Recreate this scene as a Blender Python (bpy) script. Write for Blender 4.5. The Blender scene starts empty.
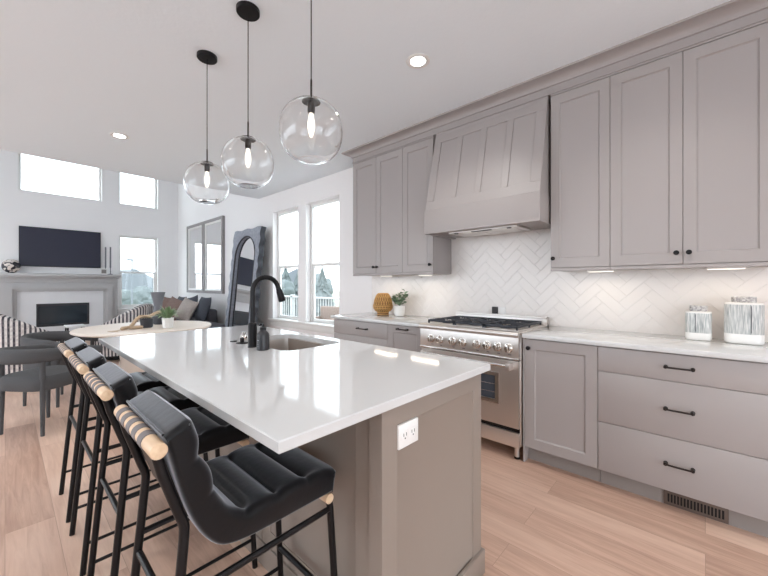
import bpy, bmesh, math, random
from mathutils import Vector, Matrix, noise
random.seed(7)
PI = math.pi
sc = bpy.context.scene
C = sc.collection

# ------------------------------------------------------------------ camera, sky, exposure
cam_d = bpy.data.cameras.new('camera'); cam = bpy.data.objects.new('camera', cam_d); C.objects.link(cam)
cam.location = (0, 0, 1.262)
cam.rotation_euler = (PI / 2, 0, -math.radians(47.36))
cam_d.sensor_width = 36; cam_d.lens = 349 / 768 * 36
cam_d.shift_y = -3.5 / 768
cam_d.clip_start = 0.02
sc.camera = cam
wld = bpy.data.worlds.new('overcast_sky'); sc.world = wld; wld.use_nodes = True
bg = wld.node_tree.nodes['Background']
bg.inputs['Color'].default_value = (0.85, 0.93, 1.0, 1); bg.inputs['Strength'].default_value = 1.0
sc.view_settings.view_transform = 'Standard'; sc.view_settings.look = 'None'
sc.view_settings.gamma = 1; sc.view_settings.use_curve_mapping = False
sc.view_settings.exposure = 2.27
CAN_W, UNDER_W = 6.0, 0.11

# ------------------------------------------------------------------ materials
def srgb(r, g, b):
    f = lambda c: (c / 255 / 12.92) if c <= 10 else ((c / 255 + .055) / 1.055) ** 2.4
    return (f(r), f(g), f(b), 1)
class NT:
    def __init__(s, name):
        s.m = bpy.data.materials.new(name); s.m.use_nodes = True
        s.t = s.m.node_tree; s.b = s.t.nodes['Principled BSDF']
    def n(s, t, **kw):
        x = s.t.nodes.new(t)
        for k, v in kw.items():
            if k in x.inputs: x.inputs[k].default_value = v
            else: setattr(x, k, v)
        return x
    def l(s, a, ao, b, bi): s.t.links.new(a.outputs[ao], b.inputs[bi])
def mat(name, col, rough=.5, metal=0, spec=.5, bump=0, bscale=60, var=0, vscale=8, coat=0, emit=None, es=1, stretch=None):
    k = NT(name); b = k.b
    b.inputs['Base Color'].default_value = col; b.inputs['Roughness'].default_value = rough
    b.inputs['Metallic'].default_value = metal; b.inputs['Specular IOR Level'].default_value = spec
    b.inputs['Coat Weight'].default_value = coat
    if emit:
        b.inputs['Emission Color'].default_value = emit; b.inputs['Emission Strength'].default_value = es
    if bump or var:
        tc = k.n('ShaderNodeTexCoord'); mp = k.n('ShaderNodeMapping')
        if stretch: mp.inputs['Scale'].default_value = stretch
        k.l(tc, 'Object', mp, 'Vector')
    if var:
        nz = k.n('ShaderNodeTexNoise', Scale=vscale, Detail=4.0); k.l(mp, 'Vector', nz, 'Vector')
        mx = k.n('ShaderNodeMix', data_type='RGBA')
        mx.inputs[6].default_value = tuple(c * (1 - var) for c in col[:3]) + (1,)
        mx.inputs[7].default_value = tuple(min(1, c * (1 + var)) for c in col[:3]) + (1,)
        k.l(nz, 'Fac', mx, 0); k.l(mx, 2, b, 'Base Color')
    if bump:
        nz = k.n('ShaderNodeTexNoise', Scale=bscale, Detail=5.0); k.l(mp, 'Vector', nz, 'Vector')
        bp = k.n('ShaderNodeBump', Strength=bump, Distance=.01); k.l(nz, 'Fac', bp, 'Height'); k.l(bp, 'Normal', b, 'Normal')
    return k.m

M = {}
M['wall'] = mat('white_wall_paint', srgb(245, 243, 243), .8, bump=.04, bscale=180)
M['ceil'] = mat('ceiling_paint', srgb(240, 246, 251), .85, bump=.12, bscale=40)
M['trimw'] = mat('white_trim_paint', srgb(236, 235, 233), .4)
M['greige'] = mat('greige_cabinet_paint', srgb(168, 161, 159), .42, bump=.01, bscale=300)
M['island'] = mat('taupe_island_paint', srgb(146, 134, 125), .42, bump=.01, bscale=300)
M['toe'] = mat('toe_kick_paint', srgb(152, 144, 140), .6, bump=.02, bscale=200)
M['mantel'] = mat('pale_grey_mantel_paint', srgb(186, 184, 184), .5, bump=.01, bscale=200)
M['black'] = mat('matte_black_metal', srgb(30, 29, 31), .38, .6, bump=.02, bscale=300)
M['bronze'] = mat('dark_bronze_metal', srgb(48, 42, 40), .4, .7, bump=.02, bscale=300)
M['steel'] = mat('brushed_stainless_steel', srgb(222, 217, 213), .40, 1, bump=.03, bscale=60, stretch=(1, 1, 40))
M['steel_side'] = mat('stainless_sink_steel', srgb(224, 219, 215), .38, 1, bump=.02, bscale=80)
M['chrome'] = mat('polished_steel', srgb(225, 222, 218), .12, 1, var=.02)
M['iron'] = mat('cast_iron', srgb(52, 55, 62), .5, .3, bump=.1, bscale=200)
M['ovenglass'] = mat('oven_glass', srgb(74, 80, 90), .08, 0, spec=.8, var=.1)
M['leather'] = mat('black_leather', srgb(12, 12, 15), .34, 0, spec=.2, bump=.07, bscale=45)
M['leather'].node_tree.nodes['Principled BSDF'].inputs['Sheen Weight'].default_value = .75
M['leather'].node_tree.nodes['Principled BSDF'].inputs['Sheen Roughness'].default_value = .40
M['leather'].node_tree.nodes['Principled BSDF'].inputs['Sheen Tint'].default_value = (.9, .93, 1, 1)
M['sling'] = mat('dark_brown_leather', srgb(62, 52, 48), .5, bump=.08, bscale=90)
M['strap'] = mat('grey_leather_strap', srgb(118, 112, 113), .6, bump=.1, bscale=120)
M['plastic'] = mat('white_plastic', srgb(240, 238, 236), .35, bump=.01, bscale=100)
M['slot'] = mat('dark_slot', srgb(60, 58, 60), .6, var=.1)
M['charcoal'] = mat('charcoal_upholstery', srgb(80, 80, 82), .9, bump=.25, bscale=400, var=.12, vscale=200)
M['sofa'] = mat('grey_sofa_fabric', srgb(92, 90, 96), .92, bump=.25, bscale=300, var=.1, vscale=150)
M['pil_navy'] = mat('slate_pillow_fabric', srgb(74, 77, 86), .9, bump=.25, bscale=250, var=.12, vscale=120)
M['pil_beige'] = mat('beige_patterned_fabric', srgb(176, 165, 158), .9, bump=.25, bscale=200, var=.28, vscale=40)
M['pil_brown'] = mat('brown_patterned_fabric', srgb(128, 106, 98), .9, bump=.25, bscale=200, var=.3, vscale=40)
M['table'] = mat('pale_cream_tabletop', srgb(232, 219, 207), .45, bump=.02, bscale=60, var=.05, vscale=5)
M['tv'] = mat('tv_screen', srgb(52, 53, 68), .35, spec=.3, var=.03)
M['ceramic'] = mat('white_ceramic', srgb(240, 238, 235), .3, bump=.02, bscale=60)
M['greyvase'] = mat('grey_stoneware', srgb(112, 112, 118), .6, bump=.1, bscale=60, var=.12)
M['blackbowl'] = mat('black_stoneware', srgb(48, 48, 54), .55, bump=.1, bscale=80, var=.1)
M['bead'] = mat('tan_wood_beads', srgb(192, 166, 138), .6, bump=.05, bscale=80, var=.15, vscale=60)
M['leaf'] = mat('green_leaf', srgb(138, 160, 122), .5, bump=.1, bscale=60, var=.3, vscale=30)
M['leaf2'] = mat('eucalyptus_leaf', srgb(124, 146, 118), .5, bump=.1, bscale=60, var=.3, vscale=30)
M['rattan'] = mat('honey_rattan', srgb(206, 160, 96), .5, bump=.3, bscale=120, var=.3, vscale=60)
M['bottle'] = mat('matte_black_bottle', srgb(42, 42, 46), .35, bump=.01, bscale=60)
M['text'] = mat('pale_print', srgb(170, 170, 176), .6, var=.02)
M['marble'] = mat('white_marble_tile', srgb(228, 228, 230), .3, var=.05, vscale=2)
M['fire'] = mat('firebox_black', srgb(38, 40, 46), .5, bump=.05, bscale=60)
M['fireglass'] = mat('firebox_glass', srgb(44, 54, 62), .08, spec=.7, var=.15, vscale=3)
M['paper'] = mat('white_paper', srgb(240, 240, 240), .7, bump=.01, bscale=60)
M['grass'] = mat('winter_lawn', srgb(150, 156, 138), .95, bump=.2, bscale=8, var=.15, vscale=.4)
M['bounce_slab'] = mat('pale_bounce_slab', srgb(226, 226, 226), .9, bump=.1, bscale=4)  # pale surface of the unseen slab that bounces daylight indoors
M['deck'] = mat('grey_deck_boards', srgb(168, 166, 168), .8, bump=.1, bscale=20, var=.1, stretch=(30, 1, 1))
M['conifer'] = mat('conifer_needles', srgb(102, 109, 109), .9, bump=.4, bscale=3, var=.3, vscale=1.5)
M['bark'] = mat('tree_bark', srgb(92, 84, 76), .9, bump=.3, bscale=12)
M['siding'] = mat('pale_house_siding', srgb(188, 187, 186), .8, bump=.1, bscale=10)
M['roofm'] = mat('grey_roof_shingles', srgb(120, 124, 130), .9, bump=.2, bscale=10)
M['tan'] = mat('tan_outdoor_wicker', srgb(136, 118, 108), .8, bump=.3, bscale=50, var=.1)
M['bulb'] = mat('glowing_bulb', srgb(255, 244, 228), .4, emit=(1, .9, .78, 1), es=.3, var=.01)
M['lens'] = mat('downlight_lens', srgb(255, 250, 240), .4, emit=(1, .97, .92, 1), es=6.0, var=.01)
M['strip'] = mat('under_cabinet_lens', srgb(250, 246, 238), .4, emit=(1, .93, .82, 1), es=.5, var=.01)

def wood_mat(name, c1, c2, axis_scale=(8, 60, 60)):
    k = NT(name); tc = k.n('ShaderNodeTexCoord'); mp = k.n('ShaderNodeMapping'); mp.inputs['Scale'].default_value = axis_scale
    nz = k.n('ShaderNodeTexNoise', Scale=1.0, Detail=5.0); cr = k.n('ShaderNodeValToRGB')
    cr.color_ramp.elements[0].position = .3; cr.color_ramp.elements[1].position = .7
    cr.color_ramp.elements[0].color = c1; cr.color_ramp.elements[1].color = c2
    k.l(tc, 'Object', mp, 'Vector'); k.l(mp, 'Vector', nz, 'Vector'); k.l(nz, 'Fac', cr, 'Fac'); k.l(cr, 'Color', k.b, 'Base Color')
    k.b.inputs['Roughness'].default_value = .45
    return k.m
M['wood'] = wood_mat('light_ash_dowel', srgb(214, 180, 146), srgb(232, 204, 172), (60, 8, 60))

def floor_mat():
    k = NT('light_oak_planks'); tc = k.n('ShaderNodeTexCoord')
    mp = k.n('ShaderNodeMapping'); mp.inputs['Rotation'].default_value = (0, 0, PI / 2)
    br = k.n('ShaderNodeTexBrick', Scale=1.0); br.inputs['Color1'].default_value = (0, 0, 0, 1); br.inputs['Color2'].default_value = (1, 1, 1, 1)
    br.inputs['Mortar'].default_value = (.5, .5, .5, 1); br.inputs['Mortar Size'].default_value = .0011; br.inputs['Mortar Smooth'].default_value = .3
    br.inputs['Brick Width'].default_value = 1.9; br.inputs['Row Height'].default_value = .185; br.offset = .37; br.offset_frequency = 2
    k.l(tc, 'Object', mp, 'Vector'); k.l(mp, 'Vector', br, 'Vector')
    # per-plank offset so the grain breaks at the seams
    mg = k.n('ShaderNodeMapping'); mg.inputs['Scale'].default_value = (15, 1.1, 1)
    ad = k.n('ShaderNodeVectorMath', operation='ADD'); sc_ = k.n('ShaderNodeVectorMath', operation='SCALE'); sc_.inputs['Scale'].default_value = 7.3
    k.l(br, 'Color', sc_, 0); k.l(tc, 'Object', ad, 0); k.l(sc_, 'Vector', ad, 1); k.l(ad, 'Vector', mg, 'Vector')
    g = k.n('ShaderNodeTexNoise', Scale=2.2, Detail=8.0, Roughness=.62, Distortion=.8); k.l(mg, 'Vector', g, 'Vector')
    g2 = k.n('ShaderNodeTexNoise', Scale=.55, Detail=3.0, Distortion=.6); k.l(mg, 'Vector', g2, 'Vector')
    cr = k.n('ShaderNodeValToRGB'); e = cr.color_ramp.elements
    e[0].position = .34; e[0].color = srgb(172, 137, 119); e[1].position = .86; e[1].color = srgb(226, 195, 175)
    m = e.new(.6); m.color = srgb(206, 171, 151)
    a1 = k.n('ShaderNodeMath', operation='MULTIPLY'); a1.inputs[1].default_value = .26; k.l(br, 'Color', a1, 0)
    a2 = k.n('ShaderNodeMath', operation='MULTIPLY_ADD'); a2.inputs[1].default_value = .62; k.l(g, 'Fac', a2, 0); k.l(a1, 'Value', a2, 2)
    a3 = k.n('ShaderNodeMath', operation='MULTIPLY_ADD'); a3.inputs[1].default_value = .34; k.l(g2, 'Fac', a3, 0); k.l(a2, 'Value', a3, 2)
    k.l(a3, 'Value', cr, 'Fac')
    # knots
    vk = k.n('ShaderNodeTexVoronoi', Scale=1.0); mk = k.n('ShaderNodeMapping'); mk.inputs['Scale'].default_value = (2.6, 1.1, 1)
    k.l(ad, 'Vector', mk, 'Vector'); k.l(mk, 'Vector', vk, 'Vector')
    kr = k.n('ShaderNodeMapRange'); kr.inputs[1].default_value = .01; kr.inputs[2].default_value = .06; kr.inputs[3].default_value = .55; kr.inputs[4].default_value = 0
    k.l(vk, 'Distance', kr, 0)
    mxk = k.n('ShaderNodeMix', data_type='RGBA'); mxk.inputs[7].default_value = srgb(128, 100, 88); k.l(kr, 0, mxk, 0); k.l(cr, 'Color', mxk, 6)
    mx = k.n('ShaderNodeMix', data_type='RGBA'); mx.inputs[7].default_value = srgb(140, 108, 92)
    mf = k.n('ShaderNodeMath', operation='MULTIPLY'); mf.inputs[1].default_value = .6; k.l(br, 'Fac', mf, 0)
    k.l(mf, 'Value', mx, 0); k.l(mxk, 2, mx, 6); k.l(mx, 2, k.b, 'Base Color')
    k.b.inputs['Roughness'].default_value = .42
    bp = k.n('ShaderNodeBump', Strength=.08, Distance=.004); k.l(g, 'Fac', bp, 'Height'); k.l(bp, 'Normal', k.b, 'Normal')
    return k.m
M['floor'] = floor_mat()

def quartz_mat():
    k = NT('white_veined_quartz'); tc = k.n('ShaderNodeTexCoord')
    n1 = k.n('ShaderNodeTexNoise', Scale=1.3, Detail=6.0, Roughness=.6, Distortion=.7); k.l(tc, 'Object', n1, 'Vector')
    s = k.n('ShaderNodeMath', operation='SUBTRACT'); s.inputs[1].default_value = .5; a = k.n('ShaderNodeMath', operation='ABSOLUTE')
    k.l(n1, 'Fac', s, 0); k.l(s, 'Value', a, 0)
    r = k.n('ShaderNodeMapRange'); r.inputs[1].default_value = .0; r.inputs[2].default_value = .012; r.inputs[3].default_value = 1; r.inputs[4].default_value = 0
    k.l(a, 'Value', r, 0)
    n2 = k.n('ShaderNodeTexNoise', Scale=1.7, Detail=2.0); k.l(tc, 'Object', n2, 'Vector')
    r2 = k.n('ShaderNodeMapRange'); r2.inputs[1].default_value = .5; r2.inputs[2].default_value = .68; r2.inputs[4].default_value = .34; k.l(n2, 'Fac', r2, 0)
    mu = k.n('ShaderNodeMath', operation='MULTIPLY'); k.l(r, 0, mu, 0); k.l(r2, 0, mu, 1)
    mx = k.n('ShaderNodeMix', data_type='RGBA'); mx.inputs[6].default_value = srgb(211, 211, 211); mx.inputs[7].default_value = srgb(176, 176, 180)
    k.l(mu, 'Value', mx, 0); k.l(mx, 2, k.b, 'Base Color')
    k.b.inputs['Roughness'].default_value = .07; k.b.inputs['Specular IOR Level'].default_value = .6
    return k.m
M['quartz'] = quartz_mat()
M['tile'] = mat('glossy_white_tile', srgb(238, 232, 228), .22, spec=.5, bump=.05, bscale=14, var=.015, vscale=9)
M['grout'] = mat('tile_grout', srgb(240, 235, 231), .8, bump=.02, bscale=100)

def glass_pane(name, tint=(1, 1, 1, 1)):
    k = NT(name); k.t.nodes.remove(k.b)
    o = k.t.nodes['Material Output']; tr = k.n('ShaderNodeBsdfTransparent'); tr.inputs['Color'].default_value = tint
    gl = k.n('ShaderNodeBsdfGlossy', Roughness=0.0); lw = k.n('ShaderNodeLayerWeight', Blend=.5)
    pw = k.n('ShaderNodeMath', operation='POWER'); pw.inputs[1].default_value = 5.0; k.l(lw, 'Facing', pw, 0)
    fr = k.n('ShaderNodeMath', operation='MULTIPLY_ADD'); fr.inputs[1].default_value = .96; fr.inputs[2].default_value = .04; k.l(pw, 'Value', fr, 0); mx = k.n('ShaderNodeMixShader')
    k.l(fr, 'Value', mx, 0); k.l(tr, 'BSDF', mx, 1); k.l(gl, 'BSDF', mx, 2); k.l(mx, 'Shader', o, 'Surface')
    return k.m
M['pane'] = glass_pane('window_glass', (.96, .98, .98, 1))
def clear_glass():
    k = NT('clear_blown_glass'); b = k.b
    b.inputs['Base Color'].default_value = (.985, .985, .985, 1)
    b.inputs['Transmission Weight'].default_value = 1; b.inputs['Roughness'].default_value = 0; b.inputs['IOR'].default_value = 1.45
    tc = k.n('ShaderNodeTexCoord'); nz = k.n('ShaderNodeTexNoise', Scale=9.0, Detail=2.0); k.l(tc, 'Object', nz, 'Vector')
    bp = k.n('ShaderNodeBump', Strength=.06, Distance=.02); k.l(nz, 'Fac', bp, 'Height'); k.l(bp, 'Normal', b, 'Normal')
    return k.m
M['globe'] = clear_glass()
def mirror_mat():
    k = NT('mirror_glass'); b = k.b
    b.inputs['Base Color'].default_value = (.86, .87, .88, 1); b.inputs['Metallic'].default_value = 1; b.inputs['Roughness'].default_value = .01
    return k.m
M['mirror'] = mirror_mat()
M['mframe'] = mat('grey_wood_frame', srgb(150, 146, 146), .6, bump=.1, bscale=60, var=.12, vscale=30)
M['carved'] = mat('carved_slate_frame', srgb(142, 146, 158), .5, bump=.8, bscale=26, var=.45, vscale=22)
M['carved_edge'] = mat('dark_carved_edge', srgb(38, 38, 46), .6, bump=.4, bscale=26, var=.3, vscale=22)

def stripe_mat():
    k = NT('black_white_striped_fabric'); tc = k.n('ShaderNodeTexCoord')
    uvn = k.n('ShaderNodeUVMap'); w = k.n('ShaderNodeTexWave', Scale=1.0, Distortion=.25, Detail=1.0); w.bands_direction = 'X'
    w.inputs['Detail Scale'].default_value = 6
    k.l(uvn, 'UV', w, 'Vector')
    cr = k.n('ShaderNodeValToRGB'); e = cr.color_ramp.elements
    e[0].position = .40; e[0].color = srgb(66, 64, 72); e[1].position = .5; e[1].color = srgb(226, 220, 216)
    nz = k.n('ShaderNodeTexNoise', Scale=30.0, Detail=3.0); k.l(tc, 'Object', nz, 'Vector')
    mx = k.n('ShaderNodeMix', data_type='RGBA'); mx.inputs[7].default_value = srgb(150, 138, 138)
    mr = k.n('ShaderNodeMapRange'); mr.inputs[1].default_value = .45; mr.inputs[2].default_value = .75; mr.inputs[4].default_value = .6; k.l(nz, 'Fac', mr, 0)
    k.l(w, 'Fac', cr, 'Fac'); k.l(cr, 'Color', mx, 6); k.l(mr, 0, mx, 0); k.l(mx, 2, k.b, 'Base Color'); k.b.inputs['Roughness'].default_value = .9
    return k.m
M['stripe'] = stripe_mat()
def canister_mat():
    k = NT('grey_pinstripe_glaze'); tc = k.n('ShaderNodeTexCoord'); mp = k.n('ShaderNodeMapping'); mp.inputs['Scale'].default_value = (1, 1, .05)
    k.l(tc, 'Object', mp, 'Vector')
    nz = k.n('ShaderNodeTexNoise', Scale=300.0, Detail=2.0); k.l(mp, 'Vector', nz, 'Vector')
    cr = k.n('ShaderNodeValToRGB'); e = cr.color_ramp.elements
    e[0].position = .36; e[0].color = srgb(160, 165, 166); e[1].position = .62; e[1].color = srgb(222, 222, 219)
    k.l(nz, 'Fac', cr, 'Fac'); k.l(cr, 'Color', k.b, 'Base Color'); k.b.inputs['Roughness'].default_value = .35
    return k.m
M['pinstripe'] = canister_mat()
M['darkglaze'] = mat('dark_grey_glaze', srgb(76, 82, 92), .4, var=.1)
def lid_mat():
    k = NT('mottled_grey_lid_glaze'); tc = k.n('ShaderNodeTexCoord'); nz = k.n('ShaderNodeTexNoise', Scale=90.0, Detail=3.0); k.l(tc, 'Object', nz, 'Vector')
    cr = k.n('ShaderNodeValToRGB'); e = cr.color_ramp.elements
    e[0].position = .38; e[0].color = srgb(148, 145, 147); e[1].position = .6; e[1].color = srgb(205, 202, 200)
    k.l(nz, 'Fac', cr, 'Fac'); k.l(cr, 'Color', k.b, 'Base Color'); k.b.inputs['Roughness'].default_value = .4
    return k.m
M['lid'] = lid_mat()
def ball_mat():
    k = NT('black_white_mottled_glaze'); tc = k.n('ShaderNodeTexCoord'); nz = k.n('ShaderNodeTexNoise', Scale=9.0, Detail=1.5, Distortion=1.2); k.l(tc, 'Object', nz, 'Vector')
    cr = k.n('ShaderNodeValToRGB'); e = cr.color_ramp.elements
    e[0].position = .47; e[0].color = srgb(48, 48, 54); e[1].position = .52; e[1].color = srgb(222, 212, 204)
    k.l(nz, 'Fac', cr, 'Fac'); k.l(cr, 'Color', k.b, 'Base Color'); k.b.inputs['Roughness'].default_value = .25
    return k.m
M['ball'] = ball_mat()

# ------------------------------------------------------------------ mesh helpers
def root_loc(p):
    v = Vector((0, 0, 0))
    while p is not None:
        v += p.location; p = p.parent
    return v
class MB:
    def __init__(s): s.bm = bmesh.new()
    def box(s, x0, x1, y0, y1, z0, z1, bev=0, seg=2):
        t = bmesh.new(); bmesh.ops.create_cube(t, size=1)
        for v in t.verts:
            v.co = Vector(((x0 + x1) / 2 + v.co.x * (x1 - x0), (y0 + y1) / 2 + v.co.y * (y1 - y0), (z0 + z1) / 2 + v.co.z * (z1 - z0)))
        if bev: bmesh.ops.bevel(t, geom=t.edges[:], offset=bev, segments=seg, profile=.5, affect='EDGES')
        s.merge(t); return s
    def merge(s, t):
        me = bpy.data.meshes.new('tmp'); t.to_mesh(me); t.free(); s.bm.from_mesh(me); bpy.data.meshes.remove(me)
    def tube(s, pts, r, n=12, caps=True):
        pts = [Vector(p) for p in pts]; rs = r if isinstance(r, (list, tuple)) else [r] * len(pts)
        rings = []; up = None
        for i, p in enumerate(pts):
            d = (pts[min(i + 1, len(pts) - 1)] - pts[max(i - 1, 0)]).normalized()
            if up is None: up = d.orthogonal().normalized()
            else: up = (up - d * up.dot(d)).normalized()
            w = d.cross(up)
            rings.append([s.bm.verts.new(p + (up * math.cos(2 * PI * j / n) + w * math.sin(2 * PI * j / n)) * rs[i]) for j in range(n)])
        for a, b in zip(rings, rings[1:]):
            for j in range(n): s.bm.faces.new((a[j], a[(j + 1) % n], b[(j + 1) % n], b[j]))
        if caps: s.bm.faces.new(rings[0][::-1]); s.bm.faces.new(rings[-1])
        return s
    def lathe(s, prof, c=(0, 0, 0), n=32, sx=1, sy=1, power=2):
        c = Vector(c); rings = []
        def P(r, z, a):
            ca, sa = math.cos(a), math.sin(a)
            if power != 2:
                q = (abs(ca) ** power + abs(sa) ** power) ** (-1 / power); ca *= q; sa *= q
            return c + Vector((r * sx * ca, r * sy * sa, z))
        for r, z in prof:
            if r < 1e-6: rings.append([s.bm.verts.new(c + Vector((0, 0, z)))])
            else: rings.append([s.bm.verts.new(P(r, z, 2 * PI * j / n)) for j in range(n)])
        for a, b in zip(rings, rings[1:]):
            for j in range(n):
                k = (j + 1) % n
                if len(a) == 1 and len(b) == 1: continue
                if len(a) == 1: s.bm.faces.new((a[0], b[j], b[k]))
                elif len(b) == 1: s.bm.faces.new((a[j], a[k], b[0]))
                else: s.bm.faces.new((a[j], a[k], b[k], b[j]))
        return s
    def weld(s): bmesh.ops.remove_doubles(s.bm, verts=s.bm.verts[:], dist=1e-6); return s
    def quad(s, *ps): s.bm.faces.new([s.bm.verts.new(Vector(p)) for p in ps]); return s
    def prism(s, poly, d):
        a = [s.bm.verts.new(Vector(p)) for p in poly]; b = [s.bm.verts.new(Vector(p) + Vector(d)) for p in poly]
        s.bm.faces.new(a); s.bm.faces.new(b[::-1]); n = len(a)
        for i in range(n): s.bm.faces.new((a[i], b[i], b[(i + 1) % n], a[(i + 1) % n]))
        return s
    def sphere(s, c, r, u=16, v=10, scale=(1, 1, 1)):
        bmesh.ops.create_uvsphere(s.bm, u_segments=u, v_segments=v, radius=1,
            matrix=Matrix.Translation(Vector(c)) @ Matrix.Diagonal((r * scale[0], r * scale[1], r * scale[2], 1))); return s
    def shaker(s, O, U, V, N, w, h, t=.02, stile=.06, rec=.008, bev=.008, rail=None):
        O, U, V, N = map(Vector, (O, U, V, N)); rail = rail or stile; e = .0015
        def ring(a, b, z): return [s.bm.verts.new(O + U * x + V * y + N * z) for x, y in ((a, b), (w - a, b), (w - a, h - b), (a, h - b))]
        rs = [ring(0, 0, 0), ring(0, 0, t - e), ring(e, e, t), ring(stile, rail, t), ring(stile + .001, rail + .001, t - .003), ring(stile + bev, rail + bev, t - rec)]
        for a, b in zip(rs, rs[1:]):
            for j in range(4): s.bm.faces.new((a[j], a[(j + 1) % 4], b[(j + 1) % 4], b[j]))
        s.bm.faces.new(rs[-1]); s.bm.faces.new(rs[0][::-1]); return s
    def build(s, name, m, parent=None, smooth=35, local=False, uv=None):
        bm = s.bm; bmesh.ops.recalc_face_normals(bm, faces=bm.faces[:])
        if parent is not None and not local:
            off = root_loc(parent)
            for v in bm.verts: v.co -= off
        me = bpy.data.meshes.new(name); bm.to_mesh(me); bm.free()
        me.materials.append(M[m] if isinstance(m, str) else m)
        if smooth and len(me.polygons):
            me.shade_smooth(); me.set_sharp_from_angle(angle=math.radians(smooth))
        o = bpy.data.objects.new(name, me); C.objects.link(o)
        if parent is not None: o.parent = parent
        return o
def thing(name, label, cat, loc=(0, 0, 0), rz=0, group=None):
    o = bpy.data.objects.new(name, None); C.objects.link(o); o.location = loc; o.rotation_euler = (0, 0, rz); o.empty_display_size = .1
    return tag(o, label, cat, group)
def tag(o, label, cat, group=None):
    o['label'] = label; o['category'] = cat
    if group: o['group'] = group
    return o
def struct(name, mb, m, parent=None, smooth=35):
    o = mb.build(name, m, parent, smooth)
    if parent is None: o['kind'] = 'structure'
    return o
def copy_tree(o, parent=None):
    c = o.copy(); C.objects.link(c); c.parent = parent
    for ch in list(o.children): copy_tree(ch, c)
    return c
def wall_boxes(mb, axis, a0, a1, u0, u1, z0, z1, holes):
    """solid wall between planes a0..a1 (x or y), spanning u and z, with rectangular holes (u0,u1,z0,z1)"""
    us = sorted({u0, u1, *[h[0] for h in holes], *[h[1] for h in holes]}); zs = sorted({z0, z1, *[h[2] for h in holes], *[h[3] for h in holes]})
    def solid(i, j):
        if i < 0 or j < 0 or i >= len(us) - 1 or j >= len(zs) - 1: return False
        cu, cz = (us[i] + us[i + 1]) / 2, (zs[j] + zs[j + 1]) / 2
        return not any(h[0] < cu < h[1] and h[2] < cz < h[3] for h in holes)
    P = (lambda a, u, z: (a, u, z)) if axis == 'x' else (lambda a, u, z: (u, a, z))
    for i in range(len(us) - 1):
        for j in range(len(zs) - 1):
            if not solid(i, j): continue
            A, B, z, Z = us[i], us[i + 1], zs[j], zs[j + 1]
            mb.quad(P(a0, A, z), P(a0, B, z), P(a0, B, Z), P(a0, A, Z)); mb.quad(P(a1, A, z), P(a1, B, z), P(a1, B, Z), P(a1, A, Z))
            if not solid(i - 1, j): mb.quad(P(a0, A, z), P(a1, A, z), P(a1, A, Z), P(a0, A, Z))
            if not solid(i + 1, j): mb.quad(P(a0, B, z), P(a1, B, z), P(a1, B, Z), P(a0, B, Z))
            if not solid(i, j - 1): mb.quad(P(a0, A, z), P(a1, A, z), P(a1, B, z), P(a0, B, z))
            if not solid(i, j + 1): mb.quad(P(a0, A, Z), P(a1, A, Z), P(a1, B, Z), P(a0, B, Z))
    bmesh.ops.remove_doubles(mb.bm, verts=mb.bm.verts[:], dist=1e-5)
    return mb

# ------------------------------------------------------------------ the room
WX, FY, LX, BY, CZ, HZ, EDGE = 3.12, 10.33, -3.6, -3.2, 2.815, 5.2, 5.97
struct('floor', MB().box(LX - .2, WX + .16, BY - .2, FY + .18, -.2, 0), 'floor')
struct('ceiling_kitchen', MB().box(LX - .2, WX + .0, BY - .2, EDGE, CZ, HZ + .2), 'ceil')
struct('ceiling_living', MB().box(LX - .2, WX + .16, EDGE, FY + .18, HZ, HZ + .2), 'ceil')
RW = [(4.711, 5.466, .65, 2.50), (3.715, 4.496, .65, 2.50)]
struct('wall_right', wall_boxes(MB(), 'x', WX, WX + .16, BY - .2, FY + .18, 0, HZ, RW), 'wall', smooth=0)
FW = [(.184, 1.529, 3.19, 4.15), (1.847, 2.66, 3.19, 4.15), (1.855, 2.66, .68, 2.45)]
struct('wall_far', wall_boxes(MB(), 'y', FY, FY + .18, LX - .2, WX, 0, HZ, FW), 'wall', smooth=0)
LW = [(1.4, 5.7, .9, 2.65), (6.4, 9.8, .3, 2.6), (7.2, 9.2, 3.4, 4.3)]  # unseen openings, placed and sized for the daylight they let in
struct('wall_left', wall_boxes(MB(), 'x', LX - .2, LX, BY - .2, FY, 0, HZ, LW), 'wall', smooth=0)
struct('wall_back', wall_boxes(MB(), 'y', BY - .2, BY, LX, WX, 0, CZ, [(-3.3, 1.3, .05, 2.3)]), 'wall', smooth=0)  # opening behind the camera, sized for the light it admits

def window(n, axis, a, u0, u1, z0, z1, rail=None, depth=.06):
    """vinyl sash window set in the wall; a = inner plane of the frame"""
    P = (lambda b, au, bu, az, bz, A, B: b.box(A, B, au, bu, az, bz, .004)) if axis == 'x' else (lambda b, au, bu, az, bz, A, B: b.box(au, bu, A, B, az, bz, .004))
    fr = MB(); w = .042
    for au, bu, az, bz in ((u0, u1, z0, z0 + w), (u0, u1, z1 - w, z1), (u0, u0 + w, z0 + w, z1 - w), (u1 - w, u1, z0 + w, z1 - w)):
        P(fr, au, bu, az, bz, a, a + depth)
    f = struct('window_%d' % n, fr, 'trimw')
    if rail:
        ms = MB(); P(ms, u0 + w, u1 - w, rail - .022, rail + .022, a + .008, a + .05); ms.build('sash_rail', 'trimw', f)
        ls = MB(); s = .03
        for au, bu, az, bz in ((u0 + w, u1 - w, z0 + w, z0 + w + s + .015), (u0 + w, u0 + w + s, z0 + w + s, rail - .022), (u1 - w - s, u1 - w, z0 + w + s, rail - .022)):
            P(ls, au, bu, az, bz, a + .012, a + .04)
        ls.build('lower_sash', 'trimw', f)
    pn = MB(); P(pn, u0 + .02, u1 - .02, z0 + .02, z1 - .02, a + .024, a + .030)
    g = pn.build('window_glass', 'pane', f, smooth=0)
    return f
window(1, 'x', WX + .085, *RW[0], rail=1.56)
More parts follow.
